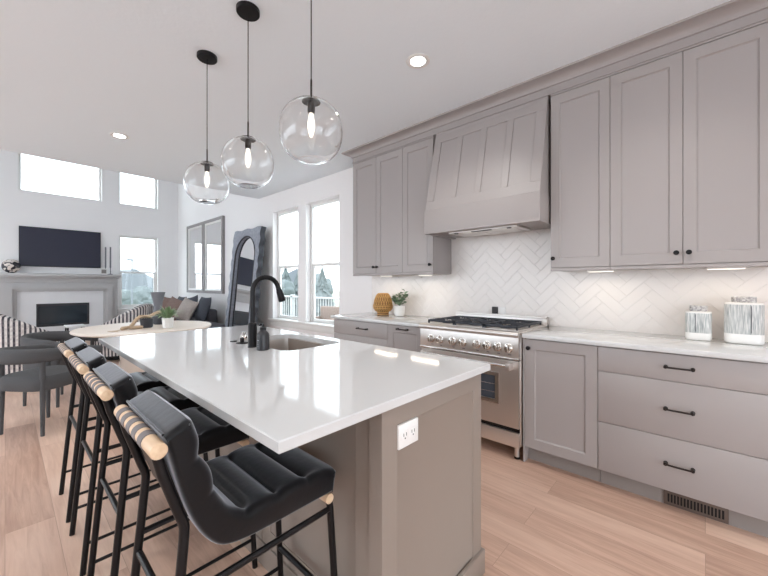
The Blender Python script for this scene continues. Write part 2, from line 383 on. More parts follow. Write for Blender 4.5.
window(2, 'x', WX + .085, *RW[1], rail=1.56)
window(3, 'y', FY + .10, *FW[0]); window(4, 'y', FY + .10, *FW[1]); window(5, 'y', FY + .10, *FW[2], rail=1.56)
struct('trim_1', MB().box(3.075, WX + .085, 3.62, 5.56, .652, .685, .006).box(3.098, WX, 3.66, 5.52, .565, .652, .004), 'trimw')     # sill and apron
struct('trim_2', MB().box(1.80, 2.71, FY - .035, FY + .1, .655, .682, .005).box(1.83, 2.68, FY - .016, FY, .58, .655, .004), 'trimw')
struct('baseboard_right', MB().box(WX - .014, WX, 3.13, FY, 0, .13, .003), 'trimw')
struct('baseboard_far', MB().box(1.87, WX - .014, FY - .014, FY, 0, .13, .003), 'trimw')

# crown moulding above the cabinets (mitred return at the far end)
def crown():
    mb = MB(); x0, y1, ye = 2.782, 3.062, -.285
    prof = [(0, 2.692), (.006, 2.692), (.006, 2.697), (.0, 2.699), (.0, 2.75), (.012, 2.752), (.014, 2.758)]
    for i in range(9):
        t = i / 8 * PI / 2; prof.append((.014 + .072 * (1 - math.cos(t)), 2.758 + .043 * math.sin(t)))
    prof += [(.094, 2.801), (.094, CZ)]
    A = [mb.bm.verts.new((x0 - o, ye, z)) for o, z in prof]; B = [mb.bm.verts.new((x0 - o, y1 + o, z)) for o, z in prof]; D = [mb.bm.verts.new((WX, y1 + o, z)) for o, z in prof]
    for a, b in ((A, B), (B, D)):
        for i in range(len(prof) - 1): mb.bm.faces.new((a[i], a[i + 1], b[i + 1], b[i]))
    mb.bm.faces.new(A + [mb.bm.verts.new((WX, ye, CZ)), mb.bm.verts.new((WX, ye, 2.692))])
    mb.bm.faces.new([A[0], B[0], D[0], mb.bm.verts.new((WX, ye, 2.692))])
    return mb
struct('trim_3', crown(), 'greige', smooth=25)

# herringbone backsplash
def herringbone():
    W_, L_ = .072, .216; n = 3; g = .0012
    bm = bmesh.new(); c45 = math.cos(PI / 4)
    Y0, Y1, Z0, Z1 = -.285, 3.075, .912, 1.95
    cy_, cz_ = (Y0 + Y1) / 2, (Z0 + Z1) / 2
    N = 48
    for i in range(-N, N):
        for j in range(-N, N):
            d = (i - j) % (2 * n)
            if d == 0: r = (i * W_, j * W_, L_, W_)
            elif d == 2 * n - 1: r = (i * W_, j * W_, W_, L_)
            else: continue
            cu, cv = r[0] + r[2] / 2, r[1] + r[3] / 2
            yy, zz = cy_ + (cu - cv) * c45, cz_ + (cu + cv) * c45
            if not (Y0 - .2 < yy < Y1 + .2 and Z0 - .2 < zz < Z1 + .2): continue
            rr = random.Random(i * 131 + j); tx, ty = rr.uniform(-.0004, .0004), rr.uniform(-.0004, .0004)
            def V(u, v, h): return bm.verts.new((WX - .002 - h, cy_ + (u - v) * c45, cz_ + (u + v) * c45))
            a = (r[0] + g / 2, r[1] + g / 2, r[0] + r[2] - g / 2, r[1] + r[3] - g / 2); b = .0014
            o = [V(a[0], a[1], 0), V(a[2], a[1], 0), V(a[2], a[3], 0), V(a[0], a[3], 0)]
            q = [V(a[0] + b, a[1] + b, .0042 + tx + ty), V(a[2] - b, a[1] + b, .0042 - tx + ty), V(a[2] - b, a[3] - b, .0042 - tx - ty), V(a[0] + b, a[3] - b, .0042 + tx - ty)]
            for k in range(4): bm.faces.new((o[k], o[(k + 1) % 4], q[(k + 1) % 4], q[k]))
            bm.faces.new(q)
    for co, no in (((0, Y0, 0), (0, -1, 0)), ((0, Y1, 0), (0, 1, 0)), ((0, 0, Z0), (0, 0, -1)), ((0, 0, Z1), (0, 0, 1))):
        bmesh.ops.bisect_plane(bm, geom=bm.verts[:] + bm.edges[:] + bm.faces[:], plane_co=co, plane_no=no, clear_outer=True)
    for (ya, yb) in ((Y0, .86), (1.92, Y1)):       # the tiled wall stops under the wall cabinets
        geo = [f for f in bm.faces if ya < f.calc_center_median().y < yb and f.calc_center_median().z > 1.39]
        bmesh.ops.delete(bm, geom=geo, context='FACES')
    m = MB(); m.bm.free(); m.bm = bm; return m
tl = herringbone().build('wall_tile', 'tile', smooth=0); tl['kind'] = 'structure'
MB().box(WX - .0035, WX - .0002, -.285, 3.075, .912, 1.93).build('grout_bed', 'grout', tl, smooth=0)

# ------------------------------------------------------------------ cabinetry on the right wall
def knob(parent, p, n=(-1, 0, 0)):
    p = Vector(p); n = Vector(n); mb = MB()
    mb.tube([p, p + n * .002, p + n * .003, p + n * .014, p + n * .016, p + n * .020, p + n * .027, p + n * .029], [.009, .009, .0055, .0055, .010, .0145, .0145, .011], 16)
    return mb.build('knob', 'black', parent)
def pull(parent, x, y, z, L=.13):
    mb = MB(); h = L / 2; m = 'bronze'
    pts = []
    for i in range(11):
        t = -1 + 2 * i / 10; pts.append((x - .027 - .003 * (1 - t ** 4), y + t * h, z))
    mb.tube(pts, .0052, 10)
    for s in (-1, 1):
        yy = y + s * (h - .008); mb.tube([(x, yy, z), (x - .004, yy, z), (x - .005, yy, z), (x - .028, yy, z)], [.010, .010, .0068, .0068], 12)
        mb.sphere((x - .027, yy, z), .0088, 12, 8)
    return mb.build('handle', m, parent)
UX = 2.80                  # carcass face of the wall cabinets; doors stand .02 proud
def upper(name, label, y0, y1, doors, knobs, end=None, group=None):
    t = thing(name, label, 'cabinet', ((UX + WX) / 2, (y0 + y1) / 2, 1.365), 0, group)
    MB().box(UX, WX - .012, y0 + .0005, y1 - .0005, 1.368, 2.691, .001).build('body', 'greige', t)
    MB().box(UX - .018, UX + .004, y0 + .0005, y1 - .0005, 1.362, 1.383, .0015).build('bottom_rail', 'greige', t)
    MB().box(UX - .018, UX, y0 + .0005, y1 - .0005, 2.679, 2.6915, .001).build('top_rail', 'greige', t)
    n = len(doors)
    for (a, b), k in zip(doors, knobs):
        d = MB().shaker((UX, b - .0015, 1.387), (0, -1, 0), (0, 0, 1), (-1, 0, 0), b - a - .003, 1.287, .02, .06, .009, .009, .068).build('door', 'greige', t)
        if k is not None: knob(d, (UX - .02, k, 1.455))
    return t
upper('wall_cabinet', 'two-door greige wall cabinet at the near end, above the two striped canisters', -.28, .476, [(-.28, .1), (.1, .476)], [.072, .13])
upper('wall_cabinet', 'single-door greige wall cabinet just right of the range hood', .476, .857, [(.476, .857)], [.834])
upper('wall_cabinet', 'single-door greige wall cabinet just left of the range hood', 1.92, 2.30, [(1.92, 2.30)], [1.95])
upper('wall_cabinet', 'two-door greige wall cabinet above the rattan vase, beside the window', 2.30, 3.06, [(2.30, 2.68), (2.68, 3.06)], [2.655, 2.708])

def under_light(y, label):
    t = thing('under_cabinet_light', label, 'light', (2.93, y, 1.355), 0, 'lights under the wall cabinets')
    MB().box(2.915, 2.945, y - .085, y + .085, 1.3555, 1.3678, .003).build('housing', 'plastic', t)
    MB().box(2.919, 2.941, y - .08, y + .08, 1.3535, 1.356, .001).build('diffuser', 'strip', t)
    ld = bpy.data.lights.new('under_light', 'AREA'); ld.shape = 'RECTANGLE'; ld.size = .03; ld.size_y = .34; ld.energy = UNDER_W; ld.color = (1, .86, .68)
    lo = bpy.data.objects.new('lamp', ld); C.objects.link(lo); lo.parent = t; lo.location = (-.01, 0, -.006); lo.rotation_euler = (0, math.radians(8), 0)
under_light(-.09, 'slim white light bar under the cabinet, above the larger striped canister')
under_light(.56, 'slim white light bar under the cabinet just right of the hood')
under_light(2.12, 'slim white light bar under the cabinet just left of the hood')
under_light(2.66, 'slim white light bar under the cabinet above the rattan vase')

BX = 2.52                  # carcass face of base cabinets
UVN = dict(U=(0, -1, 0), V=(0, 0, 1), N=(-1, 0, 0))
def base_body(t, y0, y1):
    MB().box(BX, WX - .012, y0 + .0005, y1 - .0005, .11, .8835, .001).build('body', 'greige', t)
    MB().box(BX + .055, BX + .075, y0 + .0005, y1 - .0005, 0.0, .11).build('toe_kick', 'toe', t)
t = thing('base_cabinet', 'greige base cabinet with one shaker door and black knob, beside the range', 'cabinet', (2.8, .72, 0))
base_body(t, .493, .945)
MB().box(2.50, WX - .012, .9455, .956, 0, .8835, .001).build('end_panel', 'greige', t)
d = MB().shaker((BX, .9435, .114), (0, -1, 0), (0, 0, 1), (-1, 0, 0), .4485, .762, .02, .066, .009, .009).build('door', 'greige', t)
knob(d, (BX - .02, .913, .817))
t = thing('drawer_cabinet', 'wide greige cabinet of three slab drawers, under the two canisters', 'cabinet', (2.8, .106, 0))
base_body(t, -.28, .492)
def drawer(t, y0, y1, z0, z1, hz, hy=None, L=.13):
    d = MB().box(BX - .02, BX, y0 + .0015, y1 - .0015, z0 + .0015, z1 - .0015, .0015).build('drawer', 'greige', t)
    pull(d, BX - .02, (y0 + y1) / 2 if hy is None else hy, hz, L); return d
drawer(t, -.28, .492, .725, .877, .805); drawer(t, -.28, .492, .412, .725, .572); drawer(t, -.28, .492, .112, .412, .268)
t = thing('drawer_cabinet', 'greige cabinet of stacked slab drawers below the window-side counter end', 'cabinet', (2.8, 2.66, 0))
base_body(t, 2.252, 3.065)
drawer(t, 2.252, 3.065, .725, .877, .806, 2.60, .15); drawer(t, 2.252, 3.065, .412, .725, .572); drawer(t, 2.252, 3.065, .112, .412, .268)
t = thing('base_cabinet', 'narrow greige pull-out cabinet left of the range, bar handle on its top rail', 'cabinet', (2.8, 2.06, 0))
base_body(t, 1.840, 2.251)
d = MB().shaker((BX, 2.2495, .114), (0, -1, 0), (0, 0, 1), (-1, 0, 0), .408, .762, .02, .062, .009, .009).build('door', 'greige', t)
pull(d, BX - .02, 2.063, .846, .13)

cr_ = MB().box(2.478, WX - .0085, -.285, .957, .884, .914, .003); tag(cr_.build('countertop', 'quartz'), 'white quartz worktop under the canisters, right of the range', 'countertop')
cl_ = MB().box(2.478, WX - .0085, 1.838, 3.10, .884, .914, .003); tag(cl_.build('countertop', 'quartz'), 'white quartz worktop under the rattan vase, left of the range', 'countertop')

# floor register in the toe kick
t = thing('floor_register', 'bronze heating register in the toe kick under the three drawers', 'vent', (2.57, .043, 0))
MB().box(2.568, 2.5735, -.09, .176, .004, .085, .001).build('frame', mat('register_bronze', srgb(112, 98, 90), .5, .3, bump=.02), t)
vb = MB()
for i in range(17):
    y = .155 - i * .0140; vb.box(2.5668, 2.5682, y - .0042, y + .0042, .022, .068)
vb.build('slots', mat('register_dark_slots', srgb(22, 20, 20), .8, var=.1), t)

# ------------------------------------------------------------------ range hood
def hood():
    y0, y1 = .873, 1.893
    t = thing('range_hood', 'greige panelled range hood above the stove, tapered with a boxed lower band', 'range hood', (2.86, 1.383, 1.725))
    MB().box(2.60, WX - .01, y0, y1, 1.735, 1.933, .002).box(2.60, 2.625, y0, y1, 1.722, 1.736, .001).box(2.61, WX - .01, y0, y0 + .025, 1.722, 1.736).box(2.61, WX - .01, y1 - .025, y1, 1.722, 1.736).build('lower_band', 'greige', t)
    yb0, yb1 = y0 + .004, y1 - .004
    bot, top = Vector((2.618, 0, 1.9335)), Vector((2.784, 0, 2.66))
    mb = MB()
    mb.prism([(bot.x, yb0, bot.z), (top.x, yb0, top.z), (top.x, yb0, 2.691), (WX - .01, yb0, 2.691), (WX - .01, yb0, bot.z)], (0, yb1 - yb0, 0))
    mb.build('tapered_body', 'greige', t)
    V = (top - bot).normalized(); N = Vector((-V.z, 0, V.x)); H = (top - bot).length; Wd = yb1 - yb0
    fr = MB(); th = .008
    def bar(u0, u1, v0, v1):
        ps = [Vector((bot.x, yb1, bot.z)) + Vector((0, -1, 0)) * u + V * v for u, v in ((u0, v0), (u1, v0), (u1, v1), (u0, v1))]
        q = bmesh.new(); a = [q.verts.new(p) for p in ps]; b = [q.verts.new(p + N * th) for p in ps]
        q.faces.new(a); q.faces.new(b[::-1])
        for i in range(4): q.faces.new((a[i], b[i], b[(i + 1) % 4], a[(i + 1) % 4]))
        bmesh.ops.recalc_face_normals(q, faces=q.faces[:])
        bmesh.ops.bevel(q, geom=q.edges[:], offset=.0015, segments=1, affect='EDGES'); fr.merge(q)
    bar(0, Wd, 0, .085); bar(0, Wd, H - .075, H)
    st = .075; bt = .055; pw = (Wd - 2 * st - 3 * bt) / 4
    bar(0, st, .085, H - .075); bar(Wd - st, Wd, .085, H - .075)
    for i in range(3):
        u = st + (i + 1) * pw + i * bt; bar(u, u + bt, .085, H - .075)
    fr.build('front_frame', 'greige', t)
    MB().box(2.70, 3.0, 1.08, 1.70, 1.716, 1.737, .004).box(2.74, 2.96, 1.12, 1.38, 1.711, 1.718, .003).box(2.74, 2.96, 1.40, 1.66, 1.711, 1.718, .003).build('vent_insert', 'steel', t)
    for y in (1.15, 1.63): MB().lathe([(0, 1.7105), (.018, 1.7105), (.018, 1.716), (0, 1.716)], (2.72, y, 0), 16).build('lamp_lens', 'slot', t)
    MB().box(2.705, 2.735, 1.30, 1.48, 1.7125, 1.7165, .001).build('controls', 'slot', t)
hood()

# ------------------------------------------------------------------ range
def stove():
    y0, y1 = .966, 1.832; yc = (y0 + y1) / 2
    t = thing('gas_range', 'wide stainless steel gas range with eight knobs and black cast-iron grates', 'range', (2.78, yc, 0))
    MB().box(2.495, WX - .03, y0, y1, .10, .885, .002).build('body', 'steel', t)
    bn = MB()          # rolled front edge of the cooktop
    pr = [(2.50, .884)] + [(2.432 + .020 - .020 * math.sin(a), .904 - .02 * math.cos(a)) for a in [i / 8 * PI for i in range(9)]] + [(2.50, .924)]
    bn.prism([(x, y0, z) for x, z in pr], (0, y1 - y0, 0)); bn.box(2.49, WX - .03, y0, y1, .884, .922, .002)
    bn.build('cooktop', 'steel', t)
    MB().box(2.452, 2.50, y0 + .003, y1 - .003, .735, .884, .003).build('control_panel', 'steel', t)
    MB().box(2.445, 2.50, y0 + .003, y1 - .003, .722, .736, .003).build('panel_lip', 'chrome', t)
    for y in (1.708, 1.622, 1.502, 1.411, 1.290, 1.205, 1.122, 1.040):
        k = MB().tube([(2.452, y, .806), (2.446, y, .806), (2.445, y, .806), (2.441, y, .806), (2.418, y, .806), (2.414, y, .806)], [.034, .034, .029, .025, .022, .019], 20).build('knob', 'chrome', t)
        MB().box(2.405, 2.44, y - .007, y + .007, .782, .832, .003).build('knob_grip', 'chrome', k)
        MB().box(2.4512, 2.4525, y - .018, y + .004, .756, .760).build('knob_mark', 'slot', k)
    MB().box(2.462, 2.50, y0 + .004, y1 - .004, .7155, .7225).build('door_gap_shade', 'black', t)  # black strip standing in for the shade between panel and door
    # oven door
    dr = MB(); X = 2.468
    wy0, wy1, wz0, wz1 = 1.150, 1.665, .41, .585
    t2 = MB(); wall_boxes(t2, 'x', X, 2.494, y0 + .006, y1 - .006,   .232, .716, [(wy0, wy1, wz0, wz1)])
    d = t2.build('oven_door', 'steel', t)
    wf = MB(); wall_boxes(wf, 'x', X - .004, X + .004, wy0 - .03, wy1 + .03, wz0 - .028, wz1 + .028, [(wy0, wy1, wz0, wz1)]); wf.build('window_trim', 'chrome', d)
    MB().box(X + .008, X + .014, wy0 - .01, wy1 + .01, wz0 - .01, wz1 + .01).build('oven_window', 'ovenglass', d, smooth=0)
    rk = MB()
    for zz in (.46, .52):
        rk.tube([(X + .0065, wy0, zz), (X + .0065, wy1, zz)], .0012, 6)
    rk.build('oven_rack', 'chrome', d)
    h = MB().tube([(2.408, y0 + .075, .684), (2.408, y1 - .075, .684)], .0125, 16)
    hd = h.build('handle', 'chrome', d)
    for y in (y0 + .062, y1 - .062): MB().box(2.395, X, y - .018, y + .018, .652, .702, .006).build('handle_bracket', 'steel', d)
    MB().box(2.474, 2.50, y0 + .006, y1 - .006, .092, .197, .003).build('lower_drawer', 'steel', t)
    MB().box(2.49, 2.52, y0 + .01, y1 - .01, .198, .23).build('shadow_gap', 'black', t)
    for yy in (y0 + .04, y1 - .04):
        for xx in (2.52, 3.03):
            l = MB().tube([(xx, yy, .015), (xx, yy, .105)], .019, 16).build('leg', 'steel', t)
            MB().tube([(xx, yy, 0), (xx, yy, .016)], .021, 16).build('foot', 'black', l)
    # back guard, burners, grates
    MB().box(3.045, WX - .03, y0, y1, .90, .985, .003).box(3.03, WX - .03, y0, y1, .975, .992, .002).build('back_guard', 'steel', t)
    MB().box(2.515, 3.035, y0 + .03, y1 - .03, .9215, .9265, .001).build('burner_tray', 'steel', t)
    w3 = (y1 - y0 - .07) / 3
    for i in range(3):
        a = y0 + .035 + i * w3 + .003; b = a + w3 - .006; c = (a + b) / 2
        for x in (2.64, 2.90):
            MB().lathe([(0, .926), (.05, .926), (.05, .934), (.038, .936), (.036, .944), (0, .946)], (x, c, 0), 20).build('burner', 'iron', t)
        g = MB()
        for y in (a, b - .013): g.box(2.52, 3.03, y, y + .013, .940, .957, .003)
        for x in (2.52, 2.768, 3.017): g.box(x, x + .013, a, b, .940, .957, .003)
        for x in (2.64, 2.90):
            for q in range(4):
                an = q * PI / 2 + PI / 4; e = Vector((math.cos(an), math.sin(an), 0))
                g.tube([Vector((x, c, .950)) + e * .03, Vector((x, c, .952)) + e * .075, Vector((x, c, .948)) + e * .155], [.005, .006, .006], 6)
            g.box(x - .006, x + .006, a, c - .035, .943, .957, .002).box(x - .006, x + .006, c + .035, b, .943, .957, .002)
        for y in (a + .006, b - .006):
            for x in (2.527, 2.77, 3.02): g.box(x - .006, x + .006, y - .006, y + .006, .924, .945)
        g.build('grate', 'iron', t)
stove()

# outlet behind the range
t = thing('wall_outlet', 'white and dark grey outlet plate on the tiled wall behind the range', 'outlet', (3.11, 1.41, 1.01))
MB().box(3.103, 3.1125, 1.345, 1.418, .985, 1.052, .002).build('cover_plate', 'plastic', t)
MB().box(3.097, 3.1125, 1.419, 1.475, .985, 1.054, .002).build('switch_box', 'slot', t)

# ------------------------------------------------------------------ island
def island():
    x0, x1, y0, y1 = .775, 1.412, .722, 2.865
    t = thing('kitchen_island', 'long taupe kitchen island cabinet with panelled end under the big white worktop', 'island', (1.09, 1.79, 0))
    bd = MB(); bd.box(x0 + .02, x1 - .02, y0 + .055, .90, .0, .8835); bd.box(x0 + .02, x1 - .02, .90, y1 - .02, 0, .62); bd.box(x0 + .02, x0 + .04, .90, y1 - .02, .62, .8835); bd.box(x1 - .06, x1 - .02, .90, y1 - .02, .62, .8835); bd.box(x0 + .04, x1 - .06, y1 - .06, y1 - .02, .62, .8835)
    bd.build('body', 'island', t, smooth=0)
    # near end: frame and recessed panel
    MB().shaker((x0, y0 + .055, .0), (1, 0, 0), (0, 0, 1), (0, -1, 0), x1 - x0, .8835, .055, .071, .009, .010, .07).build('end_panel', 'island', t)
    MB().box(x0 - .012, x1 + .012, y0 - .013, y0 + .004, 0, .105, .003).box(x0 - .012, x0 + .004, y0 + .004, y0 + .058, 0, .105, .003).box(x1 - .004, x1 + .013, y0 + .004, y1, 0, .105, .003).box(x0 + .006, x0 + .021, y0 + .058, y1, 0, .105, .003).build('base_trim', 'island', t)
    # seating side
    MB().shaker((x0 + .02, 2.845, .105), (0, -1, 0), (0, 0, 1), (-1, 0, 0), .68, .775, .006, .07, .005, .006).shaker((x0 + .02, 2.16, .105), (0, -1, 0), (0, 0, 1), (-1, 0, 0), .68, .775, .006, .07, .005, .006).shaker((x0 + .02, 1.475, .105), (0, -1, 0), (0, 0, 1), (-1, 0, 0), .69, .775, .006, .07, .005, .006).build('side_panel', 'island', t)
    MB().shaker((x1 - .02, y1 - .02, .0), (-1, 0, 0), (0, 0, 1), (0, 1, 0), x1 - x0 - .04, .8835, .02, .071, .009, .010, .07).build('far_panel', 'island', t)
    ys = [.78, 1.30, 1.90, 2.40, 2.845]
    for a, b in zip(ys, ys[1:]):
        d = MB().shaker((x1 - .02, a + .002, .112), (0, 1, 0), (0, 0, 1), (1, 0, 0), b - a - .004, .765, .02, .062, .009, .009).build('door', 'island', t)
        knob(d, (x1, b - .03, .82), (1, 0, 0))
    # worktop, with the sink cut-out
    X0, X1, Y0, Y1 = .41, 1.446, .695, 2.892
    sx0, sx1, sy0, sy1, R = .985, 1.375, 1.60, 2.17, .06
    def rr(r, z, x0=sx0, x1=sx1, y0=sy0, y1=sy1):
        o = []
        for cx, cy, a0 in ((x1 - r, y1 - r, 0), (x0 + r, y1 - r, 90), (x0 + r, y0 + r, 180), (x1 - r, y0 + r, 270)):
            for k in range(7):
                a = math.radians(a0 + 15 * k); o.append((cx + r * math.cos(a), cy + r * math.sin(a), z))
        return o
    mb = MB(); bm = mb.bm; e = .003
    def plate(z, inset):
        o = [bm.verts.new(p) for p in ((X1 - inset, Y1 - inset, z), (X0 + inset, Y1 - inset, z), (X0 + inset, Y0 + inset, z), (X1 - inset, Y0 + inset, z))]
        h = [bm.verts.new(p) for p in rr(R, z)]
        for q in range(4):
            for k in range(6): bm.faces.new((o[q], h[q * 7 + k + 1], h[q * 7 + k]))
            bm.faces.new((o[q], o[(q + 1) % 4], h[((q + 1) % 4) * 7], h[q * 7 + 6]))
        return o, h
    to, th_ = plate(.914, e); bo, bh = plate(.884, e)
    s1 = [bm.verts.new(p) for p in ((X1, Y1, .914 - e), (X0, Y1, .914 - e), (X0, Y0, .914 - e), (X1, Y0, .914 - e))]
    s2 = [bm.verts.new(p) for p in ((X1, Y1, .884 + e), (X0, Y1, .884 + e), (X0, Y0, .884 + e), (X1, Y0, .884 + e))]
    for a, b in ((to, s1), (s1, s2), (s2, bo), (th_, bh)):
        for i in range(len(a)): bm.faces.new((a[i], a[(i + 1) % len(a)], b[(i + 1) % len(a)], b[i]))
    tag(mb.build('countertop', 'quartz', smooth=20), 'large white veined quartz island worktop with the undermount sink', 'countertop')
    # sink bowl
    s = MB(); prev = None
    for off, z in ((.012, .8838), (-.004, .8838), (-.004, .86), (.0, .70), (.02, .672), (.06, .668)):
        ring = [s.bm.verts.new(p) for p in rr(R, z, sx0 - (-off if off < .012 else .012), sx1 + (-off if off < .012 else .012), sy0 - (-off if off < .012 else .012), sy1 + (-off if off < .012 else .012))]
        if prev:
            for i in range(len(ring)): s.bm.faces.new((prev[i], prev[(i + 1) % len(ring)], ring[(i + 1) % len(ring)], ring[i]))
        prev = ring
    s.bm.faces.new(prev)
    sk = thing('sink', 'stainless steel undermount sink set in the island worktop', 'sink', (1.18, 1.885, .67))
    s.build('bowl', 'steel_side', sk)
    MB().lathe([(0, .6695), (.045, .6695), (.045, .6725), (.036, .673), (.03, .670), (0, .670)], (1.18, 1.885, 0), 24).build('drain', 'chrome', sk)
    return t
island()
t = thing('wall_outlet', 'white double outlet plate on the panelled end of the island', 'outlet', (.905, .72, .77))
MB().box(.846, .948, .7150, .7245, .735, .813, .002).build('cover_plate', 'plastic', t)
so = MB(); sl = MB()
for cx in (.876, .918):
    so.box(cx - .017, cx + .017, .7138, .716, .758, .790, .0008)
    sl.box(cx - .008, cx - .0055, .7132, .715, .772, .782).box(cx + .0055, cx + .008, .7132, .715, .772, .782); sl.lathe([(0, 0), (.0025, 0)], (cx, .7135, .766), 8); sl.box(cx - .002, cx + .002, .7132, .715, .763, .767)
so.build('socket', 'plastic', t); sl.build('slots', 'slot', t)

# faucet, bottle, buttons
def faucet():
    x, y = .934, 1.855
    t = thing('faucet', 'tall matte black gooseneck faucet beside the island sink', 'faucet', (x, y, .914))
    MB().lathe([(0, .914), (.0265, .914), (.0265, .918), (.0235, .920), (.0235, 1.045), (.019, 1.05), (0, 1.05)], (x, y, 0), 24).build('base', 'black', t)
    pts = [(x, y, 1.04), (x, y, 1.12), (x, y, 1.195)]; r = .081
    for i in range(13):
        a = PI - i / 12 * PI * .93; pts.append((x + r + r * math.cos(a), y, 1.221 + r * 1.03 * math.sin(a)))
    MB().tube(pts, .0135, 16).build('spout', 'black', t)
    e = Vector(pts[-1]); d = (Vector(pts[-1]) - Vector(pts[-2])).normalized()
    MB().tube([e - d * .004, e + d * .01, e + d * .02, e + d * .075, e + d * .08], [.014, .0155, .018, .0215, .0195], 20).build('spray_head', 'black', t)
faucet()
t = thing('soap_bottle', 'black pump soap bottle standing beside the faucet', 'bottle', (.932, 1.735, .914))
MB().lathe([(0, .9145), (.030, .9145), (.033, .918), (.033, .992), (.031, 1.002), (.020, 1.014), (.0155, 1.018), (.0155, 1.022), (0, 1.022)], (.932, 1.735, 0), 28).build('body', 'bottle', t)
pm = MB().lathe([(0, 1.021), (.0165, 1.021), (.0165, 1.034), (.006, 1.036), (.005, 1.050), (0, 1.050)], (.932, 1.735, 0), 20).tube([(.932, 1.735, 1.049), (.915, 1.725, 1.051), (.900, 1.716, 1.048)], [.0055, .005, .004], 8)
pm.build('pump', 'black', t)
lb = MB()
for z, w in ((.968, .34), (.958, .22), (.948, .30), (.938, .24)):
    for i in range(6):
        a0, a1 = PI * 1.02 + i / 6 * w, PI * 1.02 + (i + .7) / 6 * w; R = .0333; h = .0022 if z > .96 else .0011
        c = (.932, 1.735)
        lb.quad(*[(c[0] + R * math.cos(a), c[1] + R * math.sin(a), zz) for a, zz in ((a0, z - h), (a1, z - h), (a1, z + h), (a0, z + h))])
lb.build('printed_lines', 'text', t)
t = thing('soap_dispenser', 'low black deck-mounted dispenser cap left of the faucet', 'dispenser', (.952, 2.02, .914))
MB().lathe([(0, .914), (.034, .914), (.033, .919), (.012, .922), (.0115, .945), (0, .947)], (.952, 2.02, 0), 24).build('cap', 'black', t)
tag(MB().lathe([(0, .914), (.02, .914), (.019, .919), (0, .9205)], (.944, 2.115, 0), 20).build('air_switch', 'black'), 'flat black button in the worktop beyond the dispenser cap', 'button')
tag(MB().lathe([(0, .914), (.010, .914), (.021, .925), (.022, .934), (.016, .943), (.009, .946), (.013, .955), (.013, .963), (0, .964)], (1.02, 2.14, 0), 20).build('bottle_stopper', 'chrome'), 'small polished steel knob on the worktop behind the faucet', 'stopper')

# ------------------------------------------------------------------ things on the counters
def canister(label, x, y, w, d, h, lw, seam):
    t = thing('canister', label, 'canister', (x, y, .914), 0, 'striped ceramic canisters')
    hb = h - .042; b = .044 * h / .22
    MB().lathe([(0, .9145), (.94, .9145), (.985, .919), (1, .926), (1, .914 + b), (.99, .914 + b + .002), (.985, .914 + hb - .006), (1.0, .914 + hb - .003), (.97, .914 + hb + .004), (.60, .914 + hb + .008), (0, .914 + hb + .008)], (x, y, 0), 48, d / 2, w / 2, 3).build('body', 'ceramic', t)
    MB().lathe([(1.0, .914 + b + .001), (1.006, .914 + b + .003), (1.006, .914 + hb - .008), (1.0, .914 + hb - .005)], (x, y, 0), 48, d / 2, w / 2, 3).build('striped_band', 'pinstripe', t)
    MB().box(x - d * .49, x - d * .495 - .002, y + seam - .0016, y + seam + .0016, .914 + b + .01, .914 + hb - .012).build('dark_stripe', 'darkglaze', t)
    MB().lathe([(0, .914 + hb + .006), (1, .914 + hb + .006), (1.02, .914 + hb + .010), (1.02, .914 + h - .003), (.97, .914 + h), (0, .914 + h)], (x, y, 0), 36, d * .33, lw / 2, 3).build('lid', 'lid', t)
canister('smaller white ceramic canister with grey pinstripes and flat lid', 2.985, .033, .126, .09, .214, .085, .013)
canister('larger white ceramic canister with grey pinstripes and flat lid, nearest the frame edge', 2.985, -.168, .168, .115, .276, .105, -.028)

t = thing('rattan_vase', 'honey-coloured woven rattan vase on the worktop left of the range', 'vase', (2.93, 2.714, .914))
prof = [(0, .9145), (.064, .9145), (.066, .942), (.060, .950), (.085, .965), (.105, .990), (.108, 1.02), (.100, 1.055), (.095, 1.085), (.080, 1.125), (.064, 1.152), (.050, 1.157), (.044, 1.145), (0, 1.135)]
MB().lathe(prof, (2.93, 2.714, 0), 32).build('liner', mat('rattan_shadow_liner', srgb(150, 108, 62), .7, var=.2), t)
rb = MB(); nr = 22
for s in (-1, 1):
    for i in range(nr):
        pts = []
        for (r, z) in prof[3:12]:
            a = 2 * PI * i / nr + s * (z - .955) * 3.0; pts.append((2.93 + (r + .003) * math.cos(a), 2.714 + (r + .003) * math.sin(a), z))
        rb.tube(pts, .0036, 6)
for r, z in ((.066, .920), (.068, .946), (.111, .995), (.114, 1.015), (.055, 1.159)):
    rb.tube([(2.93 + r * math.cos(2 * PI * k / 32), 2.714 + r * math.sin(2 * PI * k / 32), z) for k in range(33)], .005, 6)
rb.build('weave', 'rattan', t)

def leaf_poly(mb, base, tip, w, up, n=6, curl=.12):
    base, tip, up = Vector(base), Vector(tip), Vector(up); d = tip - base; side = d.cross(up).normalized(); nn = side.cross(d).normalized(); L = []; Rr = []
    for i in range(n + 1):
        f = i / n; ww = w * math.sin(PI * min(1, (f * .92 + .04))) ** .8; c = base + d * f + nn * (curl * d.length * math.sin(PI * f))
        L.append(mb.bm.verts.new(c - side * ww + nn * ww * .25)); Rr.append(mb.bm.verts.new(c + side * ww + nn * ww * .25))
    for i in range(n): mb.bm.faces.new((L[i], L[i + 1], Rr[i + 1], Rr[i]))
t = thing('potted_plant', 'leafy green plant in a white pot beside the rattan vase', 'plant', (2.95, 2.485, .914))
MB().lathe([(0, .9145), (.045, .9145), (.055, .925), (.06, 1.0), (.06, 1.03), (.054, 1.03), (.053, 1.015), (0, 1.012)], (2.95, 2.485, 0), 28).build('pot', 'ceramic', t)
fo = MB(); st = MB(); rng = random.Random(3)
